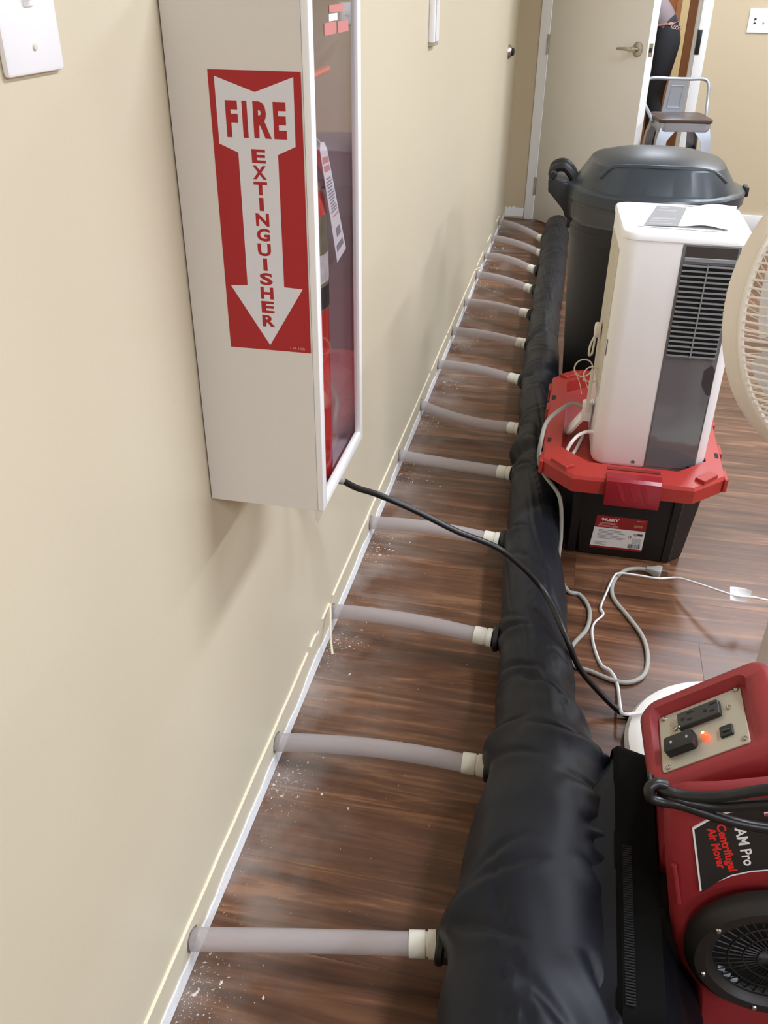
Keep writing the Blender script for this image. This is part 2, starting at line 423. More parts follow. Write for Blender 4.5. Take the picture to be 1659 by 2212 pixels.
# foot of the left wall: paint edge, bare plaster strip, drilled holes
YT = [0.731, 1.143, 1.559, 1.953, 2.35, 2.73, 3.102, 3.476, 3.853, 4.29, 4.64, 5.017, 5.40]
segs = [(0.1, 1.355), (1.375, 1.42), (1.47, 1.53), (1.56, 2.02), (2.05, 2.9), (2.93, 3.3), (3.32, 3.9), (3.92, 4.2), (4.28, 4.55), (4.75, 4.9), (5.2, 5.35)]
for y0, y1 in segs:
    b = B(); n = max(2, int((y1 - y0) / 0.06))
    pts = [V((0.0008, y0 + (y1 - y0) * i / n, 0.0885 + random.uniform(-0.0012, 0.0012))) for i in range(n + 1)]
    tube(b, pts, 0.0028, 6); obj('paint_edge', b, M_bead, wall_left)
b = B(); tube(b, spline([(0.003, 1.53, 0.088), (0.012, 1.50, 0.086), (0.022, 1.46, 0.062), (0.026, 1.45, 0.045), (0.034, 1.43, 0.03)]), 0.0026, 6)
obj('peeled_edge', b, M_bead, wall_left)
b = B(); tube(b, spline([(0.002, 4.22, 0.088), (0.016, 4.24, 0.095), (0.03, 4.26, 0.08)]), 0.0026, 6); obj('peeled_edge', b, M_bead, wall_left)
b = B(); y = 0.1; prof = []
while y < YB - 0.02:
    prof.append((y, 0.026 + 0.009 * noise.noise(V((y * 9, 0, 3))) + random.uniform(-0.002, 0.003))); y += 0.02
pol = [(0.1, 0.0)] + prof + [(prof[-1][0], 0.0)]
rows = loft(b, [[V((0.0, y, z)), V((0.0025, y, z)), V((0.004, y, 0.001)), V((0.0, y, 0.001))] for y, z in prof])
obj('bare_plaster_strip', b, M_bare, wall_left)
for i, yt in enumerate(YT):
    b = B(); n = 22; hz = 0.045
    lp0 = [V((0.0011, yt + 0.0198 * (1 + 0.10 * random.uniform(-1, 1)) * math.cos(2 * PI * k / n), hz + 0.0198 * (1 + 0.10 * random.uniform(-1, 1)) * math.sin(2 * PI * k / n))) for k in range(n)]
    loft(b, [[p - V((0.002, 0, 0)) for p in lp0], lp0]); obj('drilled_hole', b, M_hole, wall_left)
b = B()
for yy, zz in ((1.92, 0.075), (2.02, 0.095), (1.44, 0.075), (1.39, 0.09)):
    lathe(b, [(0, 0), (0.006, 0), (0.004, 0.0012), (0, 0.0015)], M=Matrix.Translation((0.0, yy, zz)) @ Matrix.Rotation(PI / 2, 4, 'Y'), seg=9, cap0=False, cap1=False)
obj('torn_paint', b, M_bare, wall_left)
# bare patch and baseboards on the back wall
b = B(); n = 14
pol = [(0.004, 0.012)] + [(0.004 + 0.117 * i / n, 0.066 + random.uniform(-0.006, 0.006)) for i in range(n + 1)] + [(0.121, 0.012)]
prism(b, pol, lambda u, v, d: V((u, YB - d, v)), 0.0, 0.003); obj('bare_plaster_patch', b, M_bare, wall_back)
b = B(); box(b, 1.04, 6.0, YB - 0.014, YB, 0, 0.095, bev=0.003); struct('baseboard_back', b, M_trimw)

# ------------------------------------------------------------------ wall fittings
t = thing('switch_plate', 'white switch plate on the near left wall, left of the red and white cabinet', 'switch plate', (0, 0.718, 1.2865))
b = B(); box(b, 0.0, 0.006, 0.676, 0.76, 1.228, 1.345, bev=0.003); obj('plate', b, M_white, t)
b = B(); box(b, 0.005, 0.0075, 0.712, 0.724, 1.275, 1.298, bev=0.0008, seg=1); k = obj('switch_slot', b, M_white, t)
b = B(); box(b, 0.006, 0.016, 0.714, 0.722, 1.282, 1.292, bev=0.001, seg=1); obj('toggle', b, M_white, k)
for zz in (1.2475, 1.3255):
    b = B(); lathe(b, [(0, 0), (0.0032, 0), (0.0024, 0.0014), (0, 0.0016)], M=Matrix.Translation((0.006, 0.718, zz)) @ Matrix.Rotation(PI / 2, 4, 'Y'), seg=12, cap0=False, cap1=False); obj('screw', b, M_offw, t)
t = thing('light_switch_plate', 'white double switch plate on the back wall right of the door', 'switch plate', (1.284, YB, 1.097))
b = B(); box(b, 1.228, 1.343, YB - 0.006, YB, 1.04, 1.154, bev=0.003); obj('plate', b, M_white, t)
for xx in (1.262, 1.308):
    b = B(); box(b, xx - 0.006, xx + 0.006, YB - 0.0075, YB - 0.005, 1.085, 1.11); k = obj('switch_slot', b, M_dark if xx < 1.28 else M_offw, t)
    b = B(); box(b, xx - 0.004, xx + 0.004, YB - 0.015, YB - 0.006, 1.09, 1.10, bev=0.001, seg=1); obj('toggle', b, M_white, k)
t = thing('cable_raceway', 'narrow white cable channel fixed vertically on the left wall', 'cable cover', (0, 2.69, 1.14))
b = B(); box(b, 0.0, 0.016, 2.655, 2.735, 1.14, 2.3, bev=0.003); obj('channel', b, M_white, t)
b = B(); box(b, 0.0165, 0.019, 2.672, 2.718, 1.142, 2.3, bev=0.001, seg=1); obj('snap_cover', b, M_trimw, t)
b = B(); box(b, 0.0, 0.015, 2.657, 2.733, 1.132, 1.1405, bev=0.001, seg=1); obj('end_cap', b, M_plate, t)
t = thing('door_stop', 'round metal door stop on the left wall near the corner', 'door stop', (0, 5.2, 0.955))
Mx = Matrix.Translation((0, 5.2, 0.955)) @ Matrix.Rotation(PI / 2, 4, 'Y')
b = B(); lathe(b, [(0, 0), (0.034, 0), (0.033, 0.004), (0.026, 0.016), (0, 0.017)], M=Mx, cap0=False, cap1=False); obj('base', b, M_nick, t)
b = B(); lathe(b, [(0, 0.015), (0.02, 0.015), (0.019, 0.026), (0.012, 0.031), (0, 0.032)], M=Mx, cap0=False, cap1=False); obj('bumper', b, M_dark, t)
t = thing('wall_outlet', 'white wall outlet behind the cabinet with a black plug in it', 'outlet', (0, 1.335, 0.54))
b = B(); box(b, 0, 0.005, 1.30, 1.37, 0.483, 0.597, bev=0.0025); obj('plate', b, M_white, t)
for zz in (0.515, 0.565):
    b = B(); box(b, 0.004, 0.0075, 1.318, 1.352, zz - 0.017, zz + 0.017, bev=0.001, seg=1); obj('socket', b, M_offw, t)

# ------------------------------------------------------------------ fire extinguisher cabinet
CX, CY0, CY1, CZ0, CZ1 = 0.16, 0.9686, 1.1955, 0.686, 1.296
cab = thing('extinguisher_cabinet', 'white wall cabinet with red and white FIRE EXTINGUISHER decal on its side', 'cabinet', (0, 1.082, CZ0))
b = B(); w = 0.0025
box(b, 0.002, CX - 0.0085, CY0, CY0 + w, CZ0, CZ1); box(b, 0.002, CX - 0.0085, CY1 - w, CY1, CZ0, CZ1)
box(b, 0.002, CX - 0.0085, CY0 + w, CY1 - w, CZ0, CZ0 + w); box(b, 0.002, CX - 0.0085, CY0 + w, CY1 - w, CZ1 - w, CZ1)
obj('cabinet_body', b, M_cab, cab)
b = B(); box(b, 0.002, 0.004, CY0 + w, CY1 - w, CZ0 + w, CZ1 - w); box(b, 0.004, CX - 0.0085, CY0 + w, CY0 + w + 0.0006, CZ0 + w, CZ1 - w); box(b, 0.004, CX - 0.0085, CY1 - w - 0.0006, CY1 - w, CZ0 + w, CZ1 - w); box(b, 0.004, CX - 0.0085, CY0 + w, CY1 - w, CZ0 + w, CZ0 + w + 0.0008)
obj('lining', b, M_cabin, cab)
b = B(); fw = 0.017
box(b, CX - 0.0085, CX, CY0, CY0 + fw, CZ0, CZ1, bev=0.0015); box(b, CX - 0.0085, CX, CY1 - fw, CY1, CZ0, CZ1, bev=0.0015)
box(b, CX - 0.0085, CX, CY0 + fw - 0.001, CY1 - fw + 0.001, CZ0, CZ0 + fw, bev=0.0015); box(b, CX - 0.0085, CX, CY0 + fw - 0.001, CY1 - fw + 0.001, CZ1 - fw, CZ1, bev=0.0015)
dr = obj('cabinet_door', b, mat('door_frame_white', (246, 246, 246), 0.35), cab)
b = B(); box(b, CX - 0.0065, CX - 0.0045, CY0 + fw - 0.002, CY1 - fw + 0.002, CZ0 + fw - 0.002, CZ1 - fw + 0.002); obj('clear_pane', b, M_pane, dr)
b = B(); prism(b, [(0.145, CZ0 + 0.001), (0.158, CZ0 + 0.001), (0.152, CZ0 - 0.018), (0.149, CZ0 - 0.022), (0.147, CZ0 - 0.018)], lambda u, v, d: V((u, d, v)), CY0 + 0.004, CY0 + 0.010, bev=0.0008, seg=1); obj('latch_tab', b, M_offw, cab)
# decal
A0, ZD = 0.0484, 0.9079; IN = 0.0254
def dec(u, v, d): return V((A0 + u * IN, CY0 - d, ZD + v * IN))
b = B(); prism(b, [(0, 0), (4, 0), (4, 12), (0, 12)], dec, -0.0001, 0.0004); dc = obj('decal', b, M_red_v, cab, smooth=0)
arrow = [(0.27, 11.76), (2.0, 11.2), (3.68, 11.8), (3.66, 9.15), (2.87, 8.8), (2.84, 3.1), (3.72, 3.06), (2.0, 0.25), (0.26, 3.02), (1.08, 3.08), (1.1, 8.82), (0.27, 9.15)]
b = B(); prism(b, arrow, dec, 0.0003, 0.0006); obj('arrow', b, M_white_v, dc, smooth=0)
ex, ez = V((1, 0, 0)), V((0, 0, 1))
def fit_text(name, s, u0, u1, v0, v1, m, parent, bold=0.02, lift=0.0007, space=1.0):
    """stretch a line of type to fill a box in decal inches"""
    o = text(name, s, 1.0, m, (0, 0, 0), ex, V((0, 0, 1)), parent, bold=bold, extrude=0.0, lift=0, space=space)
    xs = [v.co.x for v in o.data.vertices]; zs = [v.co.z for v in o.data.vertices]
    for v in o.data.vertices:
        u = u0 + (v.co.x - min(xs)) / (max(xs) - min(xs)) * (u1 - u0); q = v0 + (v.co.z - min(zs)) / (max(zs) - min(zs)) * (v1 - v0)
        v.co = dec(u, q, lift)
    return o
fit_text('fire_text', 'FIRE', 0.66, 3.31, 9.42, 10.86, M_red_v, dc, 0.05, space=1.34)
word = 'EXTINGUISHER'; top, bot = 8.99, 1.15; pitch = (top - bot + 0.09) / 12
lt = []
for i, ch in enumerate(word):
    v1 = top - i * pitch; wd = 0.2 if ch == 'I' else 0.62
    fit_text('letter', ch, 2.0 - wd / 2, 2.0 + wd / 2, v1 - pitch + 0.1, v1, M_red_v, dc, 0.038)
fit_text('maker_code', 'LPI-10B', 3.0, 3.72, 0.13, 0.25, mat('code_pink', (220, 150, 150), 0.5), dc, 0.01)
# stickers on the pane (small red and white) and red bar
def gl(y0, y1, z0, z1, m, nm):
    b = B(); box(b, CX - 0.0062, CX - 0.0058, y0, y1, z0, z1); obj(nm, b, m, dr, smooth=0)

# extinguisher inside
e = thing('fire_extinguisher', 'red fire extinguisher standing inside the white wall cabinet', 'extinguisher', (0.0885, 1.060, CZ0 + 0.0035))
zb = CZ0 + 0.0035
EC = (0.0885, 1.060, zb)
b = B(); lathe(b, [(0.0, 0), (0.053, 0), (0.057, 0.004), (0.058, 0.014), (0.058, 0.362), (0.055, 0.383), (0.046, 0.400), (0.028, 0.408), (0.019, 0.410), (0.018, 0.414), (0, 0.414)], c=EC, cap0=False, cap1=False); obj('cylinder', b, M_ext, e)
M_elab = mat('extinguisher_label', (120, 116, 92), 0.5, vary=0.6, vscale=120)
b = B(); lathe(b, [(0.0581, 0.245), (0.0584, 0.245), (0.0584, 0.361), (0.0580, 0.361)], c=EC, cap0=False, cap1=False); el = obj('paper_label', b, M_elab, e)
b = B(); lathe(b, [(0.0584, 0.247), (0.0587, 0.247), (0.0587, 0.275), (0.0584, 0.275)], c=EC, cap0=False, cap1=False); obj('label_band', b, mat('label_band_black', (40, 38, 36), 0.5), el)
b = B(); lathe(b, [(0.0584, 0.28), (0.0587, 0.28), (0.0587, 0.315), (0.0584, 0.315)], c=EC, cap0=False, cap1=False); obj('pictogram_band', b, mat('pictogram', (205, 205, 200), 0.5, vary=0.5, vscale=70), el)
b = B(); cyl(b, (EC[0], EC[1], zb + 0.400), (EC[0], EC[1], zb + 0.435), 0.018, seg=20, bev=0.002); obj('valve', b, M_nick, e)
b = B(); prism(b, [(1.00, zb + 0.440), (1.02, zb + 0.426), (1.10, zb + 0.426), (1.10, zb + 0.434), (1.03, zb + 0.440), (1.005, zb + 0.450)], lambda u, v, d: V((d, u, v)), 0.066, 0.086, bev=0.001, seg=1); obj('carry_handle', b, M_black, e)
b = B(); prism(b, [(1.05, zb + 0.438), (1.07, zb + 0.452), (1.13, zb + 0.415), (1.165, zb + 0.380), (1.16, zb + 0.370), (1.12, zb + 0.402)], lambda u, v, d: V((d, u, v)), 0.100, 0.126, bev=0.001, seg=1); obj('squeeze_lever', b, M_red_v, e)
b = B(); cyl(b, (0.094, 1.066, zb + 0.415), (0.106, 1.066, zb + 0.415), 0.016, seg=18, bev=0.002); obj('gauge', b, M_steel, e)
# white paper service tag on a string
tg = thing('service_tag', 'long white paper service tag hanging slanted behind the cabinet pane', 'tag', (0.141, 1.115, 0.976))
TQ = [V((0.1490, 1.032, 1.133)), V((0.1495, 1.060, 1.130)), V((0.1495, 1.146, 0.988)), V((0.1490, 1.102, 0.981))]
def tagp(u, v, d):
    p = TQ[0].lerp(TQ[1], u).lerp(TQ[3].lerp(TQ[2], u), v); return p + V((d, 0, 0))
b = B(); prism(b, [(0.25, -0.02), (0.75, -0.02), (1, 0.04), (1, 1), (0, 1), (0, 0.04)], tagp, 0.0, 0.0004); pp = obj('tag_paper', b, M_paperw, tg, smooth=0)
M_tagk = mat('tag_print', (150, 150, 154), 0.6); M_tagr = mat('tag_print_red', (222, 150, 150), 0.6)
def printed(nm, m, rects):
    b = B()
    for u0, u1, v0, v1 in rects: prism(b, [(u0, v0), (u1, v0), (u1, v1), (u0, v1)], tagp, 0.0005, 0.0007)
    obj(nm, b, m, pp, smooth=0)
printed('red_print', M_tagr, [(0.12, 0.9, 0.10, 0.15), (0.15, 0.85, 0.17, 0.22), (0.3, 0.95, 0.6, 0.612)])
printed('gray_print', M_tagk, [(0.15 + 0.1 * random.random(), 0.6 + 0.3 * random.random(), 0.27 + 0.026 * i, 0.283 + 0.026 * i) for i in range(12)] + [(0.35, 0.8, 0.72, 0.80), (0.15, 0.85, 0.86, 0.92)])
b = B(); tube(b, spline([(0.1492, 1.046, 1.132), (0.13, 1.05, 1.143), (0.115, 1.058, 1.135), (0.10, 1.064, 1.115)]), 0.0006, 5); obj('string', b, M_paperw, tg)
# red and white stickers on the pane, and a plain red bar behind it
def gl(y0, y1, z0, z1, m, nm):
    b = B(); box(b, CX - 0.0044, CX - 0.0040, y0, y1, z0, z1); obj(nm, b, m, dr, smooth=0)
M_pink = mat('pane_sticker_red', (206, 128, 126), 0.4)
gl(1.064, 1.128, 1.2625, 1.270, M_pink, 'red_sticker'); gl(1.062, 1.098, 1.2545, 1.2615, M_paperw, 'white_sticker')
gl(1.042, 1.093, 1.2415, 1.2535, M_pink, 'red_sticker'); gl(1.098, 1.148, 1.2415, 1.2530, M_pink, 'red_sticker')
b = B(); tube(b, spline([(0.1455, 1.0, 1.203), (0.1455, 1.04, 1.2045), (0.1455, 1.088, 1.206)]), 0.0042, 10); obj('red_bar', b, mat('bar_red', (214, 96, 84), 0.25), cab)

# ------------------------------------------------------------------ black fabric air duct along the wall
DK = [(0.40, 0.515, 0.122, 0.120), (0.60, 0.512, 0.124, 0.122), (0.80, 0.505, 0.124, 0.122), (0.95, 0.511, 0.122, 0.118), (1.08, 0.513, 0.112, 0.110), (1.20, 0.494, 0.092, 0.095), (1.33, 0.475, 0.078, 0.082), (1.62, 0.452, 0.0735, 0.074),
      (1.93, 0.427, 0.068, 0.072), (2.30, 0.413, 0.066, 0.07), (2.45, 0.412, 0.066, 0.07), (3.0, 0.384, 0.066, 0.068), (3.5, 0.367, 0.063, 0.066), (4.15, 0.360, 0.067, 0.068), (5.04, 0.347, 0.07, 0.072), (5.22, 0.345, 0.07, 0.072)]
def duct_at(y):
    for a, c in zip(DK, DK[1:]):
        if a[0] <= y <= c[0]:
            t = (y - a[0]) / (c[0] - a[0]); t = t * t * (3 - 2 * t)
            return [a[k] + (c[k] - a[k]) * t for k in (1, 2, 3)]
    return list((DK[0] if y < 1 else DK[-1])[1:])
HE = [(0.369, 0.786), (0.399, 1.147), (0.376, 1.512), (0.353, 1.903), (0.351, 2.264), (0.353, 2.56), (0.319, 2.96), (0.317, 3.325), (0.300, 3.687), (0.291, 4.035), (0.283, 4.352), (0.307, 4.649), (0.287, 4.95)]
duct = thing('fabric_air_duct', 'long black fabric air duct lying on the floor along the left wall', 'air duct', (0.45, 2.6, 0))
CR = [(1.150, 105, 1.105, 32, .013), (1.135, 60, 1.09, 25, .010), (1.31, 112, 1.225, 30, .010), (1.36, 150, 1.335, 92, .008), (1.50, 168, 1.475, 108, .007), (1.56, 160, 1.505, 118, .006), (1.165, 168, 1.175, 118, .007), (1.105, 168, 1.06, 108, .006),
      (0.79, 168, 0.835, 98, .006), (0.805, 162, 0.875, 108, .005), (0.765, 168, 0.715, 108, .006), (0.935, 62, 0.95, 24, .010), (0.905, 56, 0.885, 22, .010), (0.865, 62, 0.83, 26, .008), (0.71, 58, 0.62, 34, .012), (0.66, 100, 0.60, 70, .006), (1.02, 80, 1.0, 30, .007),
      (1.92, 165, 1.875, 98, .006), (2.27, 165, 2.2, 88, .007), (1.78, 140, 1.70, 70, .005), (1.62, 70, 1.55, 30, .006), (1.40, 60, 1.36, 20, .007)]
for k in range(5, 13): CR += [(HE[k][1] + 0.02, 168, HE[k][1] + 0.055, 75, .006), (HE[k][1] - 0.03, 168, HE[k][1] - 0.10, 88, .005), (HE[k][1] - 0.16, 120, HE[k][1] - 0.20, 50, .006)]
def creased(y, t, a):
    d = 0.0; td = math.degrees(t)
    for y0, t0, y1, t1, dp in CR:
        if y < min(y0, y1) - 0.06 or y > max(y0, y1) + 0.06: continue
        ax, ay = y0, math.radians(t0) * a; bx, by = y1, math.radians(t1) * a; px, py = y, t * a
        ux, uy = bx - ax, by - ay; L = math.hypot(ux, uy); q = ((px - ax) * ux + (py - ay) * uy) / (L * L)
        if q < -0.15 or q > 1.15: continue
        sg = ((px - ax) * uy - (py - ay) * ux) / L; w = 0.0065 + 0.004 * (1 - q); f = math.sin(PI * min(1, max(0, (q + 0.15) / 1.3))) ** 0.6
        d += dp * f * (0.65 * math.exp(-((sg - 2.2 * w) / (2.0 * w)) ** 2) - math.exp(-(sg / w) ** 2))
    return d
b = B(); NA = 96; ys = []
y = 0.40
while y < 5.22: ys.append(y); y += 0.0040 if y < 2.3 else 0.0090
ys.append(5.22)
loops = []
for y in ys:
    c, a, h = duct_at(y); lp = []
    near = min(range(13), key=lambda k: abs(HE[k][1] - y)); dy = y - HE[near][1]
    for k in range(NA):
        t = 2 * PI * k / NA; ct, st = math.cos(t), math.sin(t)
        sc = 1.0 if y < 1.3 else 0.62
        # soft transverse folds, longer diagonal creases, gathers at each hose fitting
        f1 = noise.noise(V((y * 7.5, ct * 1.3 + 2, st * 1.3)))
        f2 = noise.noise(V((y * 13 + ct * 2.2, ct * 1.1, st * 1.1 + 7)))
        cr = 1 - abs(noise.noise(V((y * 4.6 + ct * 2.4 + st * 1.0, ct * 0.45, st * 0.45 + 31)))) * 7.5
        f3 = noise.noise(V((y * 6 + ct * 3.2, ct * 0.5 + 11, st * 0.5)))
        d = 0.0042 * f1 + 0.0008 * f2 + 0.004 * f3 - (0.0065 if y < 1.3 else 0.0055) * max(0.0, cr) ** 1.6
        lw = max(0.0, -ct) ** 2 * max(0.0, 1 - abs(st - -0.15) * 0.7)
        d += lw * (0.012 * math.exp(-(dy / 0.03) ** 2) - 0.010 * math.exp(-((abs(dy) - 0.06) / 0.035) ** 2)) * sc
        d += 0.028 * math.exp(-((y - 2.40) / 0.05) ** 2) * max(0.0, -ct) ** 2
        d -= 0.016 * math.exp(-((y - 2.32) / 0.022) ** 2) * max(0.0, st + 0.2)
        for yp in (4.5, 3.72, 3.32, 2.92, 1.98): d -= 0.008 * math.exp(-((y - yp - 0.05 * ct) / 0.028) ** 2)
        d *= sc if y > 1.3 else 1
        if 0 < t < PI: d += creased(y, t, a)
        x = c + (a + d) * ct; z = h + (h + d) * st
        lp.append(V((x, y, max(0.0015, z))))
    loops.append(lp)
for sgn, idx in ((-1, 0), (1, -1)):     # rounded ends
    base = loops[idx]; c = sum(base, V()) / NA; extra = []
    for q in (0.35, 0.65, 0.88): extra.append([c + (p - c) * (1 - q) ** 0.5 + V((0, sgn * 0.05 * q, 0)) for p in base])
    loops = (extra[::-1] + loops) if sgn < 0 else (loops + extra)
loft(b, loops); obj('duct_body', b, M_fab, duct, smooth=80)
# lengthwise seam and loose flap at the near end
for k, (xe, ye) in enumerate(HE):
    c, a, h = duct_at(ye); xs = c - a * math.sqrt(max(0, 1 - ((0.07 - h) / h) ** 2))
    b = B(); cyl(b, (xe - 0.003, ye, 0.07), (xe + 0.010, ye, 0.07), 0.0285, seg=28, bev=0.003); cyl(b, (xe + 0.008, ye, 0.07), (max(xe + 0.03, xs + 0.03), ye, 0.07), 0.024, 0.03, seg=24)
    obj('hose_collar', b, M_blackr, duct)

# ------------------------------------------------------------------ frosted hoses
ORD = ['nearest of the frosted hoses', 'second frosted hose from the near end', 'third frosted hose from the near end', 'fourth frosted hose, passing under the black cord', 'fifth frosted hose from the near end', 'sixth frosted hose, just before the bulge in the duct',
       'seventh frosted hose from the near end', 'middle frosted hose of thirteen, eighth from the near end', 'fifth frosted hose from the far end', 'fourth frosted hose from the far end', 'third frosted hose from the far end', 'second farthest frosted hose', 'farthest frosted hose, near the room corner']
ORD[5] = 'sixth frosted hose from the near end, sagging'
ORD[8] = 'ninth frosted hose from the near end'
BOW = [0.002, 0.014, 0.010, 0.010, -0.002, -0.016, 0.010, 0.008, 0.010, 0.012, 0.016, 0.012, 0.014]
for k, yt in enumerate(YT):
    xe, ye = HE[k]
    t = thing('frosted_hose', ORD[k] + ', running from wall to black duct', 'hose', (0.0, yt, 0.045), 'frosted hoses from wall to duct')
    p0 = V((0.0005, yt, 0.045)); p1 = V((xe - 0.004, ye, 0.07)); d = p1 - p0
    p1h = p1 - d.normalized() * 0.030
    pts = []
    for i in range(15):
        s = i / 14; p = p0.lerp(p1h, s); p.z += BOW[k] * 4 * s * (1 - s); pts.append(p)
    b = B(); tube(b, pts, 0.0172, 22); obj('hose', b, M_hose, t, smooth=60)
    dv = (p1 - pts[-2]).normalized()
    b = B(); M = Matrix.Translation(p1 - dv * 0.040) @ frame_of(dv)
    lathe(b, [(0.0, 0), (0.0192, 0), (0.0195, 0.001), (0.0195, 0.024), (0.0175, 0.0245), (0.0175, 0.028), (0.0205, 0.0285), (0.0205, 0.040), (0.0, 0.040)], M=M, seg=28, cap0=False, cap1=False)
    obj('coupling', b, M_coup, t)
# plaster crumbs under the hoses
def crumbs(name, lst, m):
    b = B()
    for x, y, s in lst:
        a = random.random() * 6.28; ca, sa = math.cos(a), math.sin(a); l = s * random.uniform(0.6, 2.2); w = s * random.uniform(0.3, 0.8); h = s * random.uniform(0.2, 0.7)
        q = [V((x + ca * l, y + sa * l, 0.0003)), V((x - sa * w, y + ca * w, 0.0003)), V((x - ca * l, y - sa * l, 0.0003)), V((x + sa * w, y - ca * w, 0.0003)), V((x, y, h))]
        vs = [b.verts.new(p) for p in q]
        for i in range(4): b.faces.new((vs[i], vs[(i + 1) % 4], vs[4]))
        b.faces.new(vs[3::-1])
    o = obj(name, b, m, smooth=0); o['kind'] = 'stuff'; return o
lst = []
for yt in YT:
    for i in range(240):
        r = abs(random.gauss(0, 1)); lst.append((0.006 + abs(random.gauss(0, 0.035)), yt - 0.055 + random.gauss(0, 0.035), random.choice((0.0004, 0.0005, 0.0006, 0.0008, 0.0012))))
    for i in range(22): lst.append((0.01 + abs(random.gauss(0, 0.05)), yt - 0.05 + random.gauss(0, 0.04), random.uniform(0.0014, 0.0034)))
for i in range(520): lst.append((random.uniform(0.01, 0.33), random.uniform(0.5, 5.4), random.choice((0.0004, 0.0005, 0.0006, 0.0009))))
for i in range(900): lst.append((abs(random.gauss(0, 0.02)) + 0.004, random.uniform(0.4, 5.5), random.choice((0.0004, 0.0005, 0.0008))))
o = crumbs('plaster_crumbs', lst, mat('plaster_crumb', (228, 220, 208), 0.9)); tag(o, 'white plaster crumbs scattered on the floor below the hose holes', 'debris')


# ------------------------------------------------------------------ red centrifugal air mover
am = thing('air_mover', 'red moulded air mover with outlet panel at the lower right', 'air mover', (0.82, 0.97, 0))
YF, YBk = 0.785, 1.14
def front_y(z): return YF + 0.15 * max(0.0, z - 0.16)
prof = [(0.752, 0.0), (0.733, 0.086), (0.704, 0.128), (0.686, 0.172), (0.661, 0.285), (0.641, 0.400), (0.646, 0.418), (0.664, 0.428), (0.70, 0.436), (0.80, 0.470), (0.92, 0.478), (1.02, 0.43), (1.075, 0.30), (1.06, 0.10), (1.04, 0.0)]
core = [(0.700, 0.0), (0.680, 0.086), (0.672, 0.128), (0.670, 0.172), (0.668, 0.26), (0.668, 0.31), (0.672, 0.325), (0.685, 0.335), (0.70, 0.345), (0.80, 0.425), (0.92, 0.45), (1.02, 0.41), (1.075, 0.30), (1.06, 0.10), (1.04, 0.0)]
pc_ = (sum(p[0] for p in prof) / len(prof), sum(p[1] for p in prof) / len(prof))
dz_ = {5: 0.02, 6: 0.036, 7: 0.045, 8: 0.045, 9: 0.03, 10: 0.01}
low = [(x, z - 0.6 * dz_.get(i, 0)) for i, (x, z) in enumerate(prof)]
low2 = [(x + (0.012 if i in (5, 6) else 0), z - 1.4 * dz_.get(i, 0)) for i, (x, z) in enumerate(prof)]
def sect(P, y, ins, drop=0.0, front=False):
    out = []
    for x, z in P:
        d = V((pc_[0] - x, pc_[1] - z)); d.normalize(); zz = max(0.0, z + d.y * ins - drop * max(0.0, (z - 0.12)) / 0.3) if z > 0 else 0.0
        out.append(V((x + d.x * ins, y + (front_y(zz) - YF if front else 0.0), zz)))
    return out
b = B(); loft(b, [sect(prof, YF, 0.020, 0, True), sect(prof, YF + 0.004, 0.009, 0, True), sect(prof, YF + 0.012, 0.002, 0, True), sect(prof, YF + 0.018, 0.0, 0, True), sect(low, 0.852, 0.0, -0.0), sect(low2, 0.868, 0.0), sect(low2, 0.880, 0.012), sect(core, 0.892, 0.0), sect(core, 1.06, 0.0, 0.0), sect(core, 1.10, 0.0, 0.07), sect(core, 1.13, 0.006, 0.13), sect(core, YBk, 0.02, 0.15)])
obj('housing', b, M_redp, am)
# control head: sloping recessed panel box
Pc = V((0.6985, 0.9645, 0.4045)); pa = V((0.765, 0.0, 0.644)).normalized(); pb = V((0, -1, 0)); pn = pa.cross(pb) * -1
if pn.z < 0: pn = -pn
def PP(a_, b_, n_): return Pc + pa * a_ + pb * b_ + pn * n_
def head_loop(a0, a1, b0, b1, r, nf, arch=0.0, k=6):
    out = []
    for (cx, cy, st) in ((a1 - r, b0 + r, -90), (a1 - r, b1 - r, 0), (a0 + r, b1 - r, 90), (a0 + r, b0 + r, 180)):
        for i in range(k + 1):
            t = math.radians(st + 90 * i / k); out.append([cx + r * math.cos(t), cy + r * math.sin(t)])
    res = []
    for a_, b_ in out:
        if arch and b_ < -0.02: b_ -= arch * (1 - ((a_ - (a0 + a1) / 2) / ((a1 - a0) / 2)) ** 2)
        res.append(PP(a_, b_, nf(a_, b_)))
    return res
rim = lambda a_, b_: 0.016 - 0.014 * max(0.0, min(1.0, (b_ + 0.03) / 0.085))
L0 = head_loop(-0.087, 0.108, -0.074, 0.080, 0.022, lambda a_, b_: -0.115, 0.012)
L1 = head_loop(-0.094, 0.114, -0.081, 0.086, 0.026, lambda a_, b_: -0.030, 0.012)
L2 = head_loop(-0.090, 0.111, -0.079, 0.080, 0.026, lambda a_, b_: rim(a_, b_) - 0.006, 0.012)
L3 = head_loop(-0.083, 0.104, -0.072, 0.070, 0.022, rim, 0.012)
L4 = head_loop(-0.072, 0.078, -0.0605, 0.0575, 0.012, rim, 0.008)
L5 = head_loop(-0.066, 0.070, -0.0555, 0.0545, 0.008, lambda a_, b_: 0.001, 0.002)
b = B(); loft(b, [L0, L1, L2, L3, L4, L5]); obj('control_head', b, M_redp, am, smooth=50)
b = B(); prism(b, rrect(0.127, 0.107, 0.004, 3), lambda u, v, d: PP(u, v, d), 0.0005, 0.003, bev=0.0005, seg=1); pl = obj('control_panel', b, M_plate, am)
def uv(u, v): return (u - 0.5) * 0.125, (v - 0.5) * 0.105
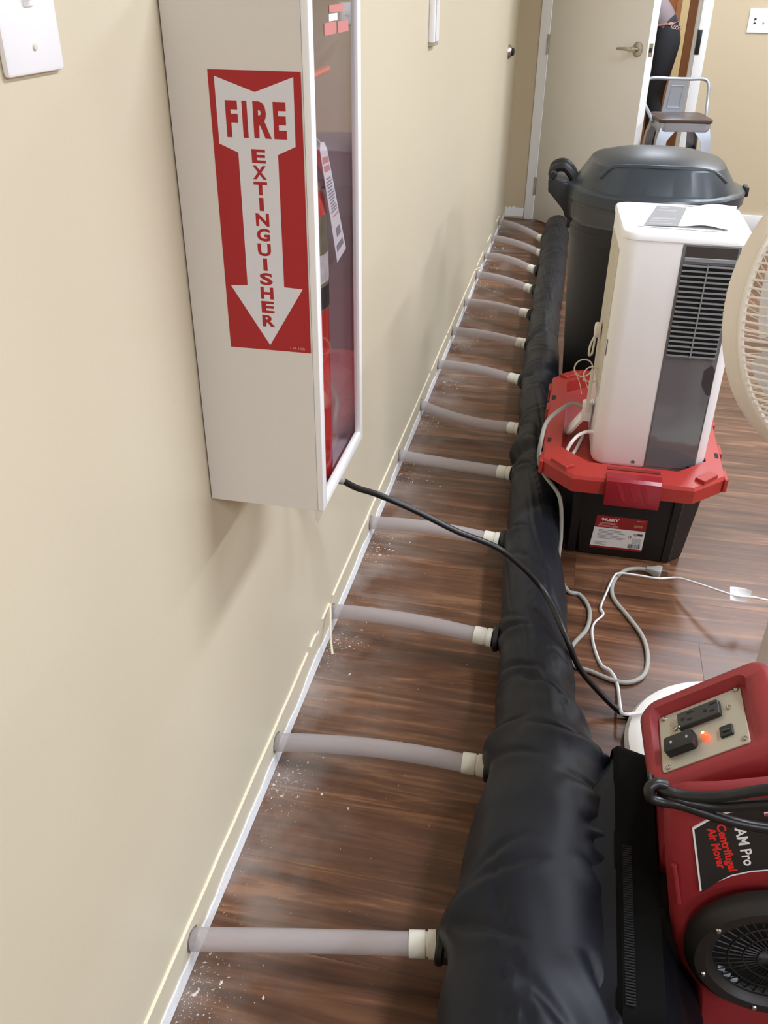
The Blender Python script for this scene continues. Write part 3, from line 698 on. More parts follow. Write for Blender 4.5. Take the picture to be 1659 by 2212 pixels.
for (u, v) in ((0.06, 0.05), (0.955, 0.02), (0.955, 0.925), (0.068, 0.95), (0.187, 0.317), (0.842, 0.296)):
    a_, b_ = uv(u, v); M = Matrix.Translation(PP(a_, b_, 0.003)) @ frame_of(pn)
    b = B(); lathe(b, [(0, 0), (0.0042, 0), (0.0036, 0.0018), (0.0018, 0.0026), (0.0012, 0.0014), (0, 0.0014)], M=M, seg=14, cap0=False, cap1=False); obj('panel_screw', b, M_steel, pl)
a0, b0 = uv(0.25, 0.13); a1, b1 = uv(0.755, 0.40)
b = B(); prism(b, rrect(a1 - a0, b1 - b0, 0.002, 3, (a0 + a1) / 2, (b0 + b1) / 2), lambda u, v, d: PP(u, v, d), 0.002, 0.011, bev=0.001, seg=1); gf = obj('outlet_block', b, mat('outlet_black', (40, 40, 42), 0.4), pl)
b = B()
for au, in ((0.30,), (0.575,)):
    for (du, dv, w_, h_) in ((0.125, 0.055, 0.010, 0.003), (0.11, 0.175, 0.008, 0.003), (0.02, 0.135, 0.005, 0.005)):
        aa, bb = uv(au + du * 0.9, 0.14 + dv); prism(b, rrect(w_, h_, 0.001, 2, aa, bb), lambda u, v, d: PP(u, v, d), 0.0105, 0.0113)
obj('socket_slots', b, mat('slot_black', (6, 6, 6), 0.7), gf)
aa, bb = uv(0.272, 0.385); b = B(); lathe(b, [(0, 0), (0.0011, 0), (0.0008, 0.0008), (0, 0.001)], M=Matrix.Translation(PP(aa, bb, 0.011)) @ frame_of(pn), seg=10, cap0=False, cap1=False); obj('green_light', b, M_green, gf)
a0, b0 = uv(0.075, 0.535); a1, b1 = uv(0.435, 0.80)
b = B(); prism(b, [(a0, b0 + 0.004), (a0 + 0.003, b0), (a1 - 0.003, b0), (a1, b0 + 0.004), (a1, b1 - 0.004), (a1 - 0.003, b1), (a0 + 0.003, b1), (a0, b1 - 0.004)], lambda u, v, d: PP(u, v, d), 0.002, 0.016, bev=0.002, seg=2); sw = obj('rocker_switch', b, M_black, pl)
b = B()
for q in (0.17, 0.36):
    aa, bb = uv(q, 0.66); prism(b, rrect(0.003, 0.005, 0.0008, 2, aa, bb), lambda u, v, d: PP(u, v, d), 0.0155, 0.0163)
obj('switch_marks', b, mat('mark_gray', (170, 172, 176), 0.5), sw)
aa, bb = uv(0.54, 0.67); Ml = Matrix.Translation(PP(aa, bb, 0.003)) @ frame_of(pn)
b = B(); lathe(b, [(0, 0), (0.0052, 0), (0.0052, 0.006), (0.004, 0.009), (0, 0.0105)], M=Ml, seg=16, cap0=False, cap1=False); pil = obj('pilot_light', b, M_glow, pl)
b = B(); lathe(b, [(0, 0.0098), (0.002, 0.0098), (0.0015, 0.0112), (0, 0.0116)], M=Ml, seg=10, cap0=False, cap1=False); obj('lamp_core', b, M_glowc, pil)
a0, b0 = uv(0.705, 0.61); a1, b1 = uv(0.852, 0.79)
b = B(); prism(b, rrect(a1 - a0, b1 - b0, 0.0012, 2, (a0 + a1) / 2, (b0 + b1) / 2), lambda u, v, d: PP(u, v, d), 0.002, 0.0065, bev=0.0008, seg=1); br = obj('breaker', b, M_black, pl)
b = B(); prism(b, rrect(0.009, 0.004, 0.0008, 2, (a0 + a1) / 2, (b0 + b1) / 2 + 0.001), lambda u, v, d: PP(u, v, d), 0.006, 0.0085, bev=0.0006, seg=1); obj('breaker_lever', b, mat('breaker_gray', (46, 46, 48), 0.4), br)
# inlet ring and guard on the side facing the camera
RC = V((0.814, 0, 0.202)); RR = 0.1165
Mr = Matrix.Translation((RC.x, 0.793, RC.z)) @ Matrix.Rotation(PI / 2, 4, 'X')     # local z -> -y
b = B(); lathe(b, [(RR, 0.0), (RR, 0.012), (RR - 0.003, 0.020), (RR - 0.012, 0.027), (RR - 0.026, 0.027), (RR - 0.034, 0.018), (RR - 0.038, -0.002), (RR - 0.045, -0.03)], M=Mr, seg=64, cap0=False, cap1=False)
rg = obj('inlet_ring', b, mat('ring_black', (30, 27, 26), 0.5), am)
b = B(); lathe(b, [(0, 0), (RR - 0.03, 0), (RR - 0.03, 0.003), (0, 0.003)], M=Matrix.Translation((RC.x, 0.788, RC.z)) @ Matrix.Rotation(PI / 2, 4, 'X'), seg=48, cap0=False, cap1=False); obj('inlet_mouth', b, mat('inlet_dark', (8, 8, 9), 0.8), rg)
for k in range(40):
    a_ = 2 * PI * k / 40; ca, sa = math.cos(a_), math.sin(a_)
    b = B(); tube(b, [V((RC.x + r * ca, 0.778 - o_, RC.z + r * sa)) for r, o_ in ((RR - 0.03, -0.002), (0.068, 0.0), (0.04, 0.001), (0.012, 0.001))], 0.0011, 4); obj('guard_wire', b, M_black, rg)
b = B()
for r in (0.082, 0.062, 0.043, 0.025): torus(b, (RC.x, 0.7765, RC.z), Matrix.Rotation(PI / 2, 3, 'X'), r, 0.0012, 40, 5)
obj('guard_rings', b, M_black, rg)
for dg_ in (150, 208, 264, 330, 30, 90):
    a_ = math.radians(dg_); p = V((RC.x + (RR - 0.018) * math.cos(a_), 0.766, RC.z + (RR - 0.018) * math.sin(a_)))
    b = B(); lathe(b, [(0, 0), (0.0042, 0), (0.003, 0.002), (0, 0.0024)], M=Matrix.Translation(p) @ Matrix.Rotation(PI / 2, 4, 'X'), seg=12, cap0=False, cap1=False); obj('ring_screw', b, M_steel, rg)
b = B()
for dg_ in (218, 228, 238):
    a_ = math.radians(dg_); p = V((RC.x + 0.078 * math.cos(a_), 0.783, RC.z + 0.078 * math.sin(a_))); box(b, p.x - 0.005, p.x + 0.005, p.y - 0.004, p.y, p.z - 0.004, p.z + 0.004, bev=0.001, seg=1)
obj('impeller_clips', b, mat('clip_gray', (150, 160, 170), 0.5), rg)
# black label with white border, lettering reading downwards
def side(p): return V((p.x, front_y(p.z) - 0.0006, p.z))
arc = []
for i in range(9):
    a_ = math.radians(146 - 10.5 * i); arc.append((RC.x + 0.1325 * math.cos(a_), RC.z + 0.1325 * math.sin(a_)))
lab = arc + [(0.93, 0.385), (0.90, 0.43), (0.758, 0.4300), (0.716, 0.4110), (0.694, 0.3935), (0.6775, 0.375)]
def on_side(u, v, d): return side(V((u, 0, v))) + V((0, -d, 0))
b = B(); prism(b, lab, on_side, -0.002, 0.0006); lb = obj('label', b, M_txtw, am, smooth=0)
cxm = sum(p[0] for p in lab) / len(lab); czm = sum(p[1] for p in lab) / len(lab)
ins = []
for i, p in enumerate(lab):
    q0 = V(lab[i - 1]); q1 = V(p); q2 = V(lab[(i + 1) % len(lab)])
    e0 = (q1 - q0).normalized(); e1 = (q2 - q1).normalized()
    n0 = V((e0.y, -e0.x)); n1 = V((e1.y, -e1.x))
    if n0.dot(V((cxm, czm)) - q1) < 0: n0 = -n0
    if n1.dot(V((cxm, czm)) - q1) < 0: n1 = -n1
    m_ = (n0 + n1).normalized(); ins.append(q1 + m_ * 0.0026 / max(0.5, m_.dot(n0)))
b = B(); prism(b, [tuple(p) for p in ins], on_side, 0.0004, 0.0010); obj('label_face', b, M_label, lb, smooth=0)
td = V((0.378, 0, -0.926)); tu = V((0.926, 0, 0.378))
def lift_side(q): return side(q) + V((0, -0.0012, 0))
text('model_line', 'CAM Pro', 0.0185, M_txtw, (0.7220, 0, 0.3980), td, tu, lb, bold=0.0004, extrude=0, surf=lift_side, lift=0, length=0.072)
text('title_line', 'Centrifugal', 0.0145, M_txtred, (0.7045, 0, 0.3880), td, tu, lb, bold=0.00045, extrude=0, surf=lift_side, lift=0, length=0.0755)
text('title_line', 'Air Mover', 0.0145, M_txtred, (0.6950, 0, 0.3785), td, tu, lb, bold=0.00045, extrude=0, surf=lift_side, lift=0, length=0.065)
text('maker_outline', 'Phoenix', 0.034, M_txtw, (0.7560, 0, 0.4200), td, tu, lb, bold=0.0012, extrude=0, surf=lift_side, lift=0, length=0.118)
text('maker_line', 'Phoenix', 0.034, M_txtred, (0.7565, 0, 0.4190), td, tu, lb, bold=0.0004, extrude=0, surf=lambda q: lift_side(q) + V((0, -0.0003, 0)), lift=0, length=0.116)
# moulded rib left of the label
b = B(); tube(b, [on_side(0.6655 + 0.0055 * i, 0.312 - 0.0205 * i, 0.0) for i in range(4)], 0.0035, 8); obj('moulded_rib', b, M_redp, am)
# outlet duct inside the cuff
b = B(); box(b, 0.60, 0.72, 0.83, 1.10, 0.02, 0.19, bev=0.01); obj('outlet_mouth', b, M_black, am)
# wrapped power cord around the neck
def wrap(pts, r=0.0068):
    b = B(); tube(b, spline(pts, 10), r, 12); obj('power_cord', b, M_cord, am)
wrap([(0.632, 0.808, 0.452), (0.620, 0.806, 0.455), (0.612, 0.800, 0.451), (0.615, 0.796, 0.440), (0.628, 0.796, 0.436), (0.651, 0.796, 0.436), (0.680, 0.796, 0.429), (0.714, 0.796, 0.422), (0.758, 0.797, 0.420), (0.85, 0.80, 0.427), (0.92, 0.81, 0.44)])
wrap([(0.618, 0.812, 0.445), (0.634, 0.803, 0.447), (0.656, 0.80, 0.448), (0.695, 0.80, 0.457), (0.741, 0.80, 0.480), (0.80, 0.805, 0.495), (0.88, 0.81, 0.505)])
wrap([(0.626, 0.809, 0.441), (0.642, 0.800, 0.442), (0.662, 0.798, 0.440), (0.698, 0.798, 0.442), (0.746, 0.798, 0.459), (0.80, 0.80, 0.472), (0.88, 0.81, 0.485)])
b = B(); torus(b, (0.616, 0.812, 0.447), Matrix.Rotation(math.radians(70), 3, 'Y'), 0.011, 0.003, 20, 8); obj('cord_hook', b, M_blackr, am)

# cuff of the duct over the air mover outlet
b = B(); 
def cuff_loop(x, y0, y1, z1, r=0.03):
    return [V((x, yy, zz)) for yy, zz in rrect(y1 - y0, z1 - 0.003, r, 5, (y0 + y1) / 2, (z1 + 0.003) / 2)]
loft(b, [cuff_loop(0.604, 0.645, 1.112, 0.214), cuff_loop(0.612, 0.640, 1.116, 0.220), cuff_loop(0.664, 0.652, 1.108, 0.214), cuff_loop(0.666, 0.655, 1.105, 0.208), cuff_loop(0.666, 0.69, 1.07, 0.17), cuff_loop(0.63, 0.70, 1.06, 0.16)], cap0=False, cap1=True)
obj('cuff', b, M_web, duct)
b = B(); rows = []
for x, y0, y1, z1, r_ in ((0.47, 0.56, 0.96, 0.19, 0.09), (0.53, 0.57, 1.0, 0.206, 0.085), (0.57, 0.58, 1.045, 0.212, 0.07), (0.598, 0.605, 1.085, 0.214, 0.05), (0.613, 0.635, 1.112, 0.2165, 0.034)):
    lp = []
    for yy, zz in rrect(y1 - y0, z1 - 0.003, r_, 12, (y0 + y1) / 2, (z1 + 0.003) / 2): lp.append((yy, zz))
    dense = []
    for i in range(len(lp)):
        p, q = lp[i], lp[(i + 1) % len(lp)]; k = max(1, int(math.hypot(q[0] - p[0], q[1] - p[1]) / 0.012)) if False else 8
        for t in range(k): dense.append((p[0] + (q[0] - p[0]) * t / k, p[1] + (q[1] - p[1]) * t / k))
    rows.append([V((x, yy, max(0.002, zz - (0.010 * max(0.0, 1 - abs(noise.noise(V((yy * 13 + x * 9, x * 16, 5)))) * 6) if zz > 0.1 and x < 0.612 else 0.0)))) for yy, zz in dense])
loft(b, rows, False, False); obj('duct_sleeve', b, M_fab, duct, smooth=80)
b = B()
for i in range(60):
    yy = 0.662 + 0.0040 * i; box(b, 0.6145, 0.6275, yy, yy + 0.0018, 0.2194, 0.2212)
cr = obj('cuff_ribs', b, mat('webbing_rib', (22, 22, 22), 0.8), duct); cr['kind'] = 'stuff'
# fabric skirt bunched in front of the outlet
b = B(); rows = []
for i in range(21):
    s = i / 20; yy = 0.50 + 0.29 * s; row = []
    for k in range(17):
        t = k / 16; x = 0.664 + 0.092 * t; z = (0.19 - 0.165 * t ** 1.2) + 0.012 * noise.noise(V((yy * 14, t * 4, 2))) * (1 - t)
        row.append(V((x + 0.008 * noise.noise(V((yy * 12, t * 3, 9))), yy, max(0.002, z))))
    rows.append(row)
loft(b, rows, False, False, closed=False)
for f in b.faces: f.smooth = True
bmesh.ops.solidify(b, geom=b.faces[:], thickness=0.003)
for v in b.verts: v.co.z = max(0.001, v.co.z)
obj('fabric_skirt', b, M_fab, duct, smooth=80)

# ------------------------------------------------------------------ black power cord from the wall outlet
t = thing('black_power_cord', 'black power cord arching from behind the cabinet over hoses and duct', 'cord', (0.35, 1.5, 0))
b = B(); tube(b, spline([(0.030, 1.337, 0.515), (0.046, 1.362, 0.508), (0.068, 1.402, 0.485), (0.09, 1.432, 0.455), (0.128, 1.472, 0.42), (0.2, 1.493, 0.38), (0.28, 1.501, 0.34), (0.375, 1.51, 0.30), (0.463, 1.539, 0.20), (0.519, 1.446, 0.16), (0.554, 1.424, 0.10), (0.598, 1.419, 0.05), (0.65, 1.405, 0.012), (0.70, 1.385, 0.007), (0.78, 1.24, 0.006)], 8), 0.0062, 12); obj('cable', b, M_cord, t)
b = B(); box(b, 0.0078, 0.034, 1.323, 1.349, 0.502, 0.528, bev=0.004); obj('plug', b, M_cord, t)
b = B(); cyl(b, (0.0625, 1.392, 0.492), (0.069, 1.404, 0.4835), 0.0078, seg=12); obj('gray_tape', b, M_graycord, t)

# ------------------------------------------------------------------ storage tote
tt = thing('storage_tote', 'black storage tote with red lid and front label, standing beside the duct', 'storage bin', (0.655, 2.28, 0))
def ring_oct(x0, x1, y0, y1, c, z): return [V(p + (z,)) for p in ((x0 + c, y0), (x1 - c, y0), (x1, y0 + c), (x1, y1 - c), (x1 - c, y1), (x0 + c, y1), (x0, y1 - c), (x0, y0 + c))]
b = B(); loft(b, [ring_oct(0.520, 0.808, 2.002, 2.56, 0.03, 0.0), ring_oct(0.516, 0.812, 1.998, 2.564, 0.035, 0.006), ring_oct(0.484, 0.832, 1.962, 2.60, 0.05, 0.225)])
obj('tub', b, M_tote, tt, smooth=20)
for xx in (0.53, 0.77):
    b = B(); loft(b, [[V((xx + dx, 1.999 - 0.036 * s - dd_, 0.008 + 0.20 * s)) for dx, dd_ in ((-0.012, 0.0), (-0.009, 0.006), (0.009, 0.006), (0.012, 0.0))] for s in (0.0, 1.0)])
    obj('tub_rib', b, M_tote, tt, smooth=20)
LX0, LX1, LY0, LY1 = 0.430, 0.872, 1.925, 2.615
b = B(); C_ = 0.078
loft(b, [ring_oct(LX0 + 0.01, LX1 - 0.01, LY0 + 0.01, LY1 - 0.01, C_, 0.222), ring_oct(LX0 + 0.001, LX1 - 0.001, LY0 + 0.001, LY1 - 0.001, C_, 0.223), ring_oct(LX0, LX1, LY0, LY1, C_, 0.258), ring_oct(LX0 + 0.004, LX1 - 0.004, LY0 + 0.004, LY1 - 0.004, C_, 0.266), ring_oct(LX0 + 0.044, LX1 - 0.044, LY0 + 0.064, LY1 - 0.06, C_ * 0.9, 0.274), ring_oct(LX0 + 0.047, LX1 - 0.047, LY0 + 0.067, LY1 - 0.063, C_ * 0.9, 0.242), ring_oct(LX0 + 0.055, LX1 - 0.055, LY0 + 0.076, LY1 - 0.072, C_ * 0.9, 0.238)])
ld = obj('lid', b, M_redl, tt, smooth=25)
for hx, hy, hm in ((0.4445, 2.38, M_dark), (0.4465, 2.245, mat('hole_gray', (112, 92, 82), 0.7)), (0.4465, 2.105, M_dark), (0.855, 2.107, M_dark), (0.855, 2.38, M_dark)):
    b = B(); prism(b, rrect(0.0165, 0.026, 0.003, 3, hx, hy), lambda u, v, d: V((u, v, d)), 0.258, 0.2688); obj('lid_hole', b, hm, ld)
for sx, xx in ((1, LX0), (-1, LX1)):
    for yy in (2.02, 2.16, 2.33, 2.47):
        b = B(); xa = sorted((xx - sx * 0.006, xx + sx * 0.004)); box(b, xa[0], xa[1], yy - 0.025, yy + 0.025, 0.226, 0.262, bev=0.002, seg=1); obj('lid_tab', b, M_redl, ld)
for (xa, ya, xb, yb_) in ((0.462, 1.998, 0.50, 1.956), (0.84, 1.998, 0.805, 1.956), (0.462, 2.53, 0.505, 2.575), (0.84, 2.53, 0.80, 2.575)):
    p = V((xa, ya, 0.2685)); q = V((xb, yb_, 0.2685)); d = (q - p); nn = V((-d.y, d.x, 0)).normalized() * 0.013
    b = B(); prism(b, [(p.x - nn.x, p.y - nn.y), (q.x - nn.x, q.y - nn.y), (q.x + nn.x, q.y + nn.y), (p.x + nn.x, p.y + nn.y)], lambda u, v, d_: V((u, v, d_)), 0.265, 0.2765, bev=0.001, seg=1)
    obj('corner_ridge', b, M_redl, ld)
b = B(); box(b, 0.59, 0.715, 1.967, 1.979, 0.262, 0.2735); obj('latch_slot', b, mat('slot_red', (120, 34, 32), 0.6), ld)
for xx in (0.545, 0.755):
    b = B(); lathe(b, [(0, 0), (0.0022, 0), (0.0022, 0.0006), (0, 0.0006)], M=Matrix.Translation((xx, 1.945, 0.2668)), seg=10, cap0=False, cap1=False); obj('pin_hole', b, M_dark, ld)
b = B(); prism(b, [(1.952, 0.273), (1.922, 0.274), (1.914, 0.268), (1.906, 0.215), (1.909, 0.205), (1.916, 0.205), (1.924, 0.222), (1.924, 0.262), (1.952, 0.267)], lambda u, v, d: V((d, u, v)), 0.588, 0.717, bev=0.0015, seg=2); lt_ = obj('latch', b, M_redk, tt)
b = B()
for i, xx in enumerate((0.612, 0.64, 0.668)):
    prism(b, [(xx, 0.262), (xx + 0.012, 0.262), (xx + 0.026, 0.222), (xx + 0.018, 0.222)], lambda u, v, d: V((u, 1.9135 - 0.008 * (0.262 - v) / 0.05 - d, v)), -0.001, 0.0012)
obj('latch_ridge', b, M_redk, lt_)
# printed label on the tub front
def tub_front(z): return 1.998 - 0.036 * (z - 0.006) / 0.219
LQ = [V((0.5835, 0, 0.135)), V((0.708, 0, 0.135)), V((0.708, 0, 0.028)), V((0.5765, 0, 0.026))]
def tl(u, v, d):
    p = LQ[0].lerp(LQ[1], u).lerp(LQ[3].lerp(LQ[2], u), v); return V((p.x, tub_front(p.z) - d, p.z))
def quad(nm, m, rects, par, d=0.0006):
    b = B()
    for u0, u1, v0, v1 in rects: prism(b, [(u0, v0), (u1, v0), (u1, v1), (u0, v1)], tl, d - 0.0003, d)
    return obj(nm, b, m, par, smooth=0)
tlb = quad('label', mat('label_red', (150, 28, 32), 0.4), [(0, 1, 0, 1)], tt, 0.0004)
quad('white_field', M_paperw, [(0, 1, 0.36, 0.935)], tlb, 0.0006)
M_prt = mat('label_print_gray', (150, 152, 158), 0.6); M_prd = mat('label_print_dark', (70, 72, 78), 0.6); M_prp = mat('label_print_pink', (214, 150, 150), 0.6)
quad('small_print', M_prt, [(0.10, 0.10 + w_, 0.42 + 0.042 * i, 0.438 + 0.042 * i) for i, w_ in enumerate((0.46, 0.45, 0.52, 0.30, 0.42, 0.55, 0.50))] + [(0.08, 0.30, 0.80, 0.812), (0.08, 0.22, 0.825, 0.837), (0.08, 0.24, 0.85, 0.862), (0.08, 0.3, 0.875, 0.887)] + [(0.78, 0.95, 0.60 + 0.03 * i, 0.614 + 0.03 * i) for i in range(7)], tlb, 0.0008)
quad('picture_mark', M_prd, [(0.86, 0.96, 0.445, 0.51), (0.78, 0.85, 0.445, 0.46), (0.78, 0.85, 0.475, 0.49), (0.78, 0.85, 0.505, 0.52)], tlb, 0.0008)
b = B(); 
for i in range(3):
    a_ = i * 2 * PI / 3; pts = [(0.725 + 0.026 * math.cos(a_ + t_), 0.57 + 0.034 * math.sin(a_ + t_)) for t_ in (0.2, 0.9, 1.7)]
    tube(b, [tl(u, v, 0.0008) for u, v in pts], 0.0009, 4)
obj('recycling_mark', b, M_prd, tlb)
bars = []; u = 0.72
while u < 0.95:
    w_ = random.choice((0.006, 0.010, 0.016)); bars.append((u, min(u + w_, 0.955), 0.79, 0.915)); u += w_ + random.choice((0.006, 0.010))
quad('barcode', M_prd, bars, tlb, 0.0008)
quad('pink_print', M_prp, [(0.08, 0.44, 0.205, 0.222), (0.08, 0.40, 0.238, 0.255), (0.07, 0.46, 0.285, 0.300), (0.07, 0.48, 0.315, 0.328), (0.80, 0.95, 0.055, 0.075)], tlb, 0.0006)
quad('gold_print', mat('label_print_gold', (170, 124, 84), 0.5), [(0.76, 0.93, 0.19, 0.26)], tlb, 0.0006)
ot = text('brand_text', 'HUSKY', 0.0125, M_txtw, (0.5975, 0, 0.1185), ex, V((0, 0, 1)), tlb, bold=0.0006, extrude=0, surf=lambda q: V((q.x, tub_front(q.z) - 0.0007, q.z)), lift=0, shear=0.15)
b = B(); prism(b, [(0.09, 0.12), (0.115, 0.07), (0.135, 0.085), (0.15, 0.12), (0.135, 0.17), (0.13, 0.12), (0.112, 0.105), (0.10, 0.135)], tl, 0.0003, 0.0006); obj('brand_mark', b, M_txtw, tlb, smooth=0)

# ------------------------------------------------------------------ dehumidifier on the tote lid
dh = thing('dehumidifier', 'white dehumidifier with gray front panel standing on the red tote lid', 'dehumidifier', (0.69, 2.2, 0.239))
DX0, DX1, DY0, DY1, DZ0, DZ1 = 0.552, 0.827, 2.05, 2.362, 0.2385, 0.802
cx_, cy_ = (DX0 + DX1) / 2, (DY0 + DY1) / 2; w_, d_ = DX1 - DX0, DY1 - DY0
def dl(z, g=0.0, r=0.034): return [V((u - (0.05 * max(0.0, v - DY0) if u < cx_ else 0.0), v, z)) for u, v in rrect(w_ + 2 * g, d_ + 2 * g, r + g, 7, cx_, cy_)]
b = B(); loft(b, [dl(DZ0, -0.010), dl(DZ0 + 0.003, -0.004), dl(DZ0 + 0.012, 0.0), dl(DZ1 - 0.002, 0.0), dl(DZ1, -0.002)]); obj('shell', b, M_white, dh, smooth=40)
b = B(); loft(b, [dl(DZ1 - 0.0, -0.003), dl(DZ1, 0.002), dl(DZ1 + 0.012, 0.0025), dl(DZ1 + 0.0155, 0.0), dl(DZ1 + 0.017, -0.006), dl(DZ1 + 0.0175, -0.03)]); tp_ = obj('top_cover', b, M_white, dh, smooth=40)
b = B(); box(b, 0.70, 0.742, 2.335, 2.343, DZ1 + 0.017, DZ1 + 0.0185); obj('top_slot', b, M_grayp, tp_)
GX0, GX1 = 0.681, 0.803
b = B(); prism(b, [(GX0, DZ0 + 0.004), (GX1, DZ0 + 0.006), (GX1, DZ1 - 0.003), (GX0, DZ1 - 0.003)], lambda u, v, d: V((u, DY0 - d, v)), -0.002, 0.0012, bev=0.0004, seg=1); gp = obj('front_panel', b, M_grayp, dh)
b = B(); box(b, 0.688, 0.797, DY0 - 0.0016, DY0 - 0.0010, 0.772, 0.795); obj('display', b, mat('display_dark', (66, 65, 62), 0.15), gp)
b = B(); prism(b, [(0.688, 0.7625), (0.797, 0.7625), (0.797, 0.7715), (0.688, 0.7715)], lambda u, v, d: V((u, DY0 - d, v)), 0.001, 0.004, bev=0.001, seg=1); obj('display_ledge', b, M_slat, gp)
b = B(); box(b, 0.687, 0.795, DY0 - 0.0018, DY0 - 0.0008, 0.541, 0.757); gi = obj('grille_opening', b, mat('grille_black', (8, 8, 9), 0.8), gp, smooth=0)
ns = 19
sl = None
for i in range(ns):
    z = 0.545 + (0.754 - 0.545) * i / (ns - 1)
    b = B(); box(b, 0.6865, 0.7955, DY0 - 0.0065, DY0 - 0.0012, z - 0.0017, z + 0.0017); obj('slat', b, M_slat, gp, smooth=0)
b = B(); box(b, 0.7385, 0.7415, DY0 - 0.007, DY0 - 0.001, 0.541, 0.757); obj('grille_divider', b, M_slat, gp, smooth=0)
b = B(); prism(b, [(0.684, 0.250), (0.800, 0.252), (0.800, 0.45), (0.788, 0.455), (0.776, 0.475), (0.774, 0.515), (0.792, 0.53), (0.792, 0.5385), (0.684, 0.5365)], lambda u, v, d: V((u, DY0 - d, v)), 0.001, 0.0024, bev=0.0006, seg=1); obj('bucket_window', b, M_grayw, gp)
b = B(); prism(b, [(0.801, 0.30), (0.802, 0.515), (0.793, 0.528), (0.778, 0.513), (0.778, 0.478), (0.790, 0.458)], lambda u, v, d: V((u, DY0 - d, v)), 0.0012, 0.0018); obj('hand_grip', b, mat('grip_dark', (56, 56, 58), 0.4), gp)
for xx, m_ in ((0.654, M_grayp), (0.787, M_dark)):
    b = B(); lathe(b, [(0, 0), (0.005, 0), (0.0048, 0.0012), (0.003, 0.0004), (0, 0.0004)], M=Matrix.Translation((xx, DY0 - 0.002 if xx > 0.7 else DY0, 0.256)) @ Matrix.Rotation(PI / 2, 4, 'X'), seg=18, cap0=False, cap1=False); obj('screw_cap', b, m_, dh)
b = B(); box(b, -0.0016, 0.001, 0.05, 0.265, 0.40, 0.765, bev=0.001, seg=1, M=Matrix.Translation((DX0, DY0, 0)) @ Matrix.Rotation(math.atan(0.05), 4, 'Z')); sf = obj('side_filter', b, mat('filter_speckle', (206, 198, 180), 0.7, bump=1.0, bscale=190, bdist=0.004, vary=0.28, vscale=150), dh)
b = B(); box(b, DX0 - 0.0022, DX0, 2.075, 2.079, 0.52, 0.56); obj('side_slot', b, M_grayp, dh)
b = B(); tube(b, spline([(DX0 + 0.004, 2.10, 0.305), (0.535, 2.094, 0.3065), (0.514, 2.078, 0.302), (0.499, 2.059, 0.29), (0.49, 2.052, 0.27), (0.487, 2.04, 0.2565), (0.492, 2.045, 0.2475), (0.51, 2.10, 0.2430), (0.53, 2.2, 0.2430)], 8), 0.0044, 10); obj('mains_lead', b, M_whitecord, dh)
b = B(); cyl(b, (DX0 + 0.002, 2.10, 0.305), (DX0 - 0.016, 2.094, 0.3065), 0.0065, 0.005, seg=12); obj('lead_grommet', b, M_white, dh)
b = B(); lathe(b, [(0, 0), (0.020, 0), (0.020, 0.010), (0.016, 0.014), (0, 0.015)], M=Matrix.Translation((DX0 - 0.015, 2.24, 0.525)) @ Matrix.Rotation(-PI / 2, 4, 'Y'), seg=24, cap0=False, cap1=False); ck = obj('hose_cap', b, M_offw, dh)
b = B(); tube(b, spline([(DX0 - 0.014 - 0.010, 2.228, 0.518), (DX0 - 0.014 - 0.02, 2.226, 0.49), (DX0 - 0.014 - 0.021, 2.226, 0.463), (DX0 - 0.014 - 0.016, 2.236, 0.458), (DX0 - 0.014 - 0.012, 2.252, 0.459), (DX0 - 0.014 - 0.010, 2.254, 0.49), (DX0 - 0.014 - 0.008, 2.25, 0.52)], 6), 0.0028, 8); obj('cap_bracket', b, M_offw, ck)
# leaflet lying on top
lf = thing('leaflet', 'open gray and white instruction leaflet on top of the dehumidifier', 'booklet', (0.70, 2.2, DZ1 + 0.018))
zt = DZ1 + 0.0185
def sheet(Q, bend, th, nu=8):
    b = B(); rows = []
    for i in range(nu + 1):
        u = i / nu; p = Q[0].lerp(Q[1], u); q = Q[3].lerp(Q[2], u); h = bend(u); rows.append([p + V((0, 0, h)), q + V((0, 0, h)), q + V((0, 0, h + th)), p + V((0, 0, h + th))])
    loft(b, rows); return b
Q1 = [V((0.634, 2.318, zt)), V((0.702, 2.302, zt)), V((0.668, 2.104, zt)), V((0.594, 2.104, zt))]
Q2 = [V((0.702, 2.302, zt)), V((0.822, 2.343, zt)), V((0.778, 2.098, zt)), V((0.668, 2.104, zt))]
obj('gray_page', sheet(Q1, lambda u: 0.0012 + 0.002 * u, 0.0006), M_paperg, lf, smooth=60)
obj('white_page', sheet(Q2, lambda u: 0.0032 + 0.006 * math.sin(u * PI) ** 2, 0.0012), M_paperw, lf, smooth=60)
obj('under_page', sheet([V((0.60, 2.30, zt)), V((0.80, 2.31, zt)), V((0.76, 2.088, zt)), V((0.582, 2.098, zt))], lambda u: 0.0, 0.0005), M_paperw, lf, smooth=60)
b = B()
for u0, u1, v0, v1 in ((0.12, 0.45, 0.05, 0.12), (0.1, 0.72, 0.2, 0.27), (0.1, 0.85, 0.62, 0.70), (0.1, 0.7, 0.74, 0.8), (0.12, 0.8, 0.86, 0.92)):
    def pq(u, v): p = Q1[0].lerp(Q1[1], u).lerp(Q1[3].lerp(Q1[2], u), v); return V((p.x, p.y, zt + 0.0012 + 0.002 * u + 0.00075))
    b.faces.new([b.verts.new(pq(u, v)) for u, v in ((u0, v0), (u1, v0), (u1, v1), (u0, v1))])
obj('page_print', b, mat('page_print', (172, 172, 174), 0.5), bpy.data.objects['gray_page'], smooth=0)

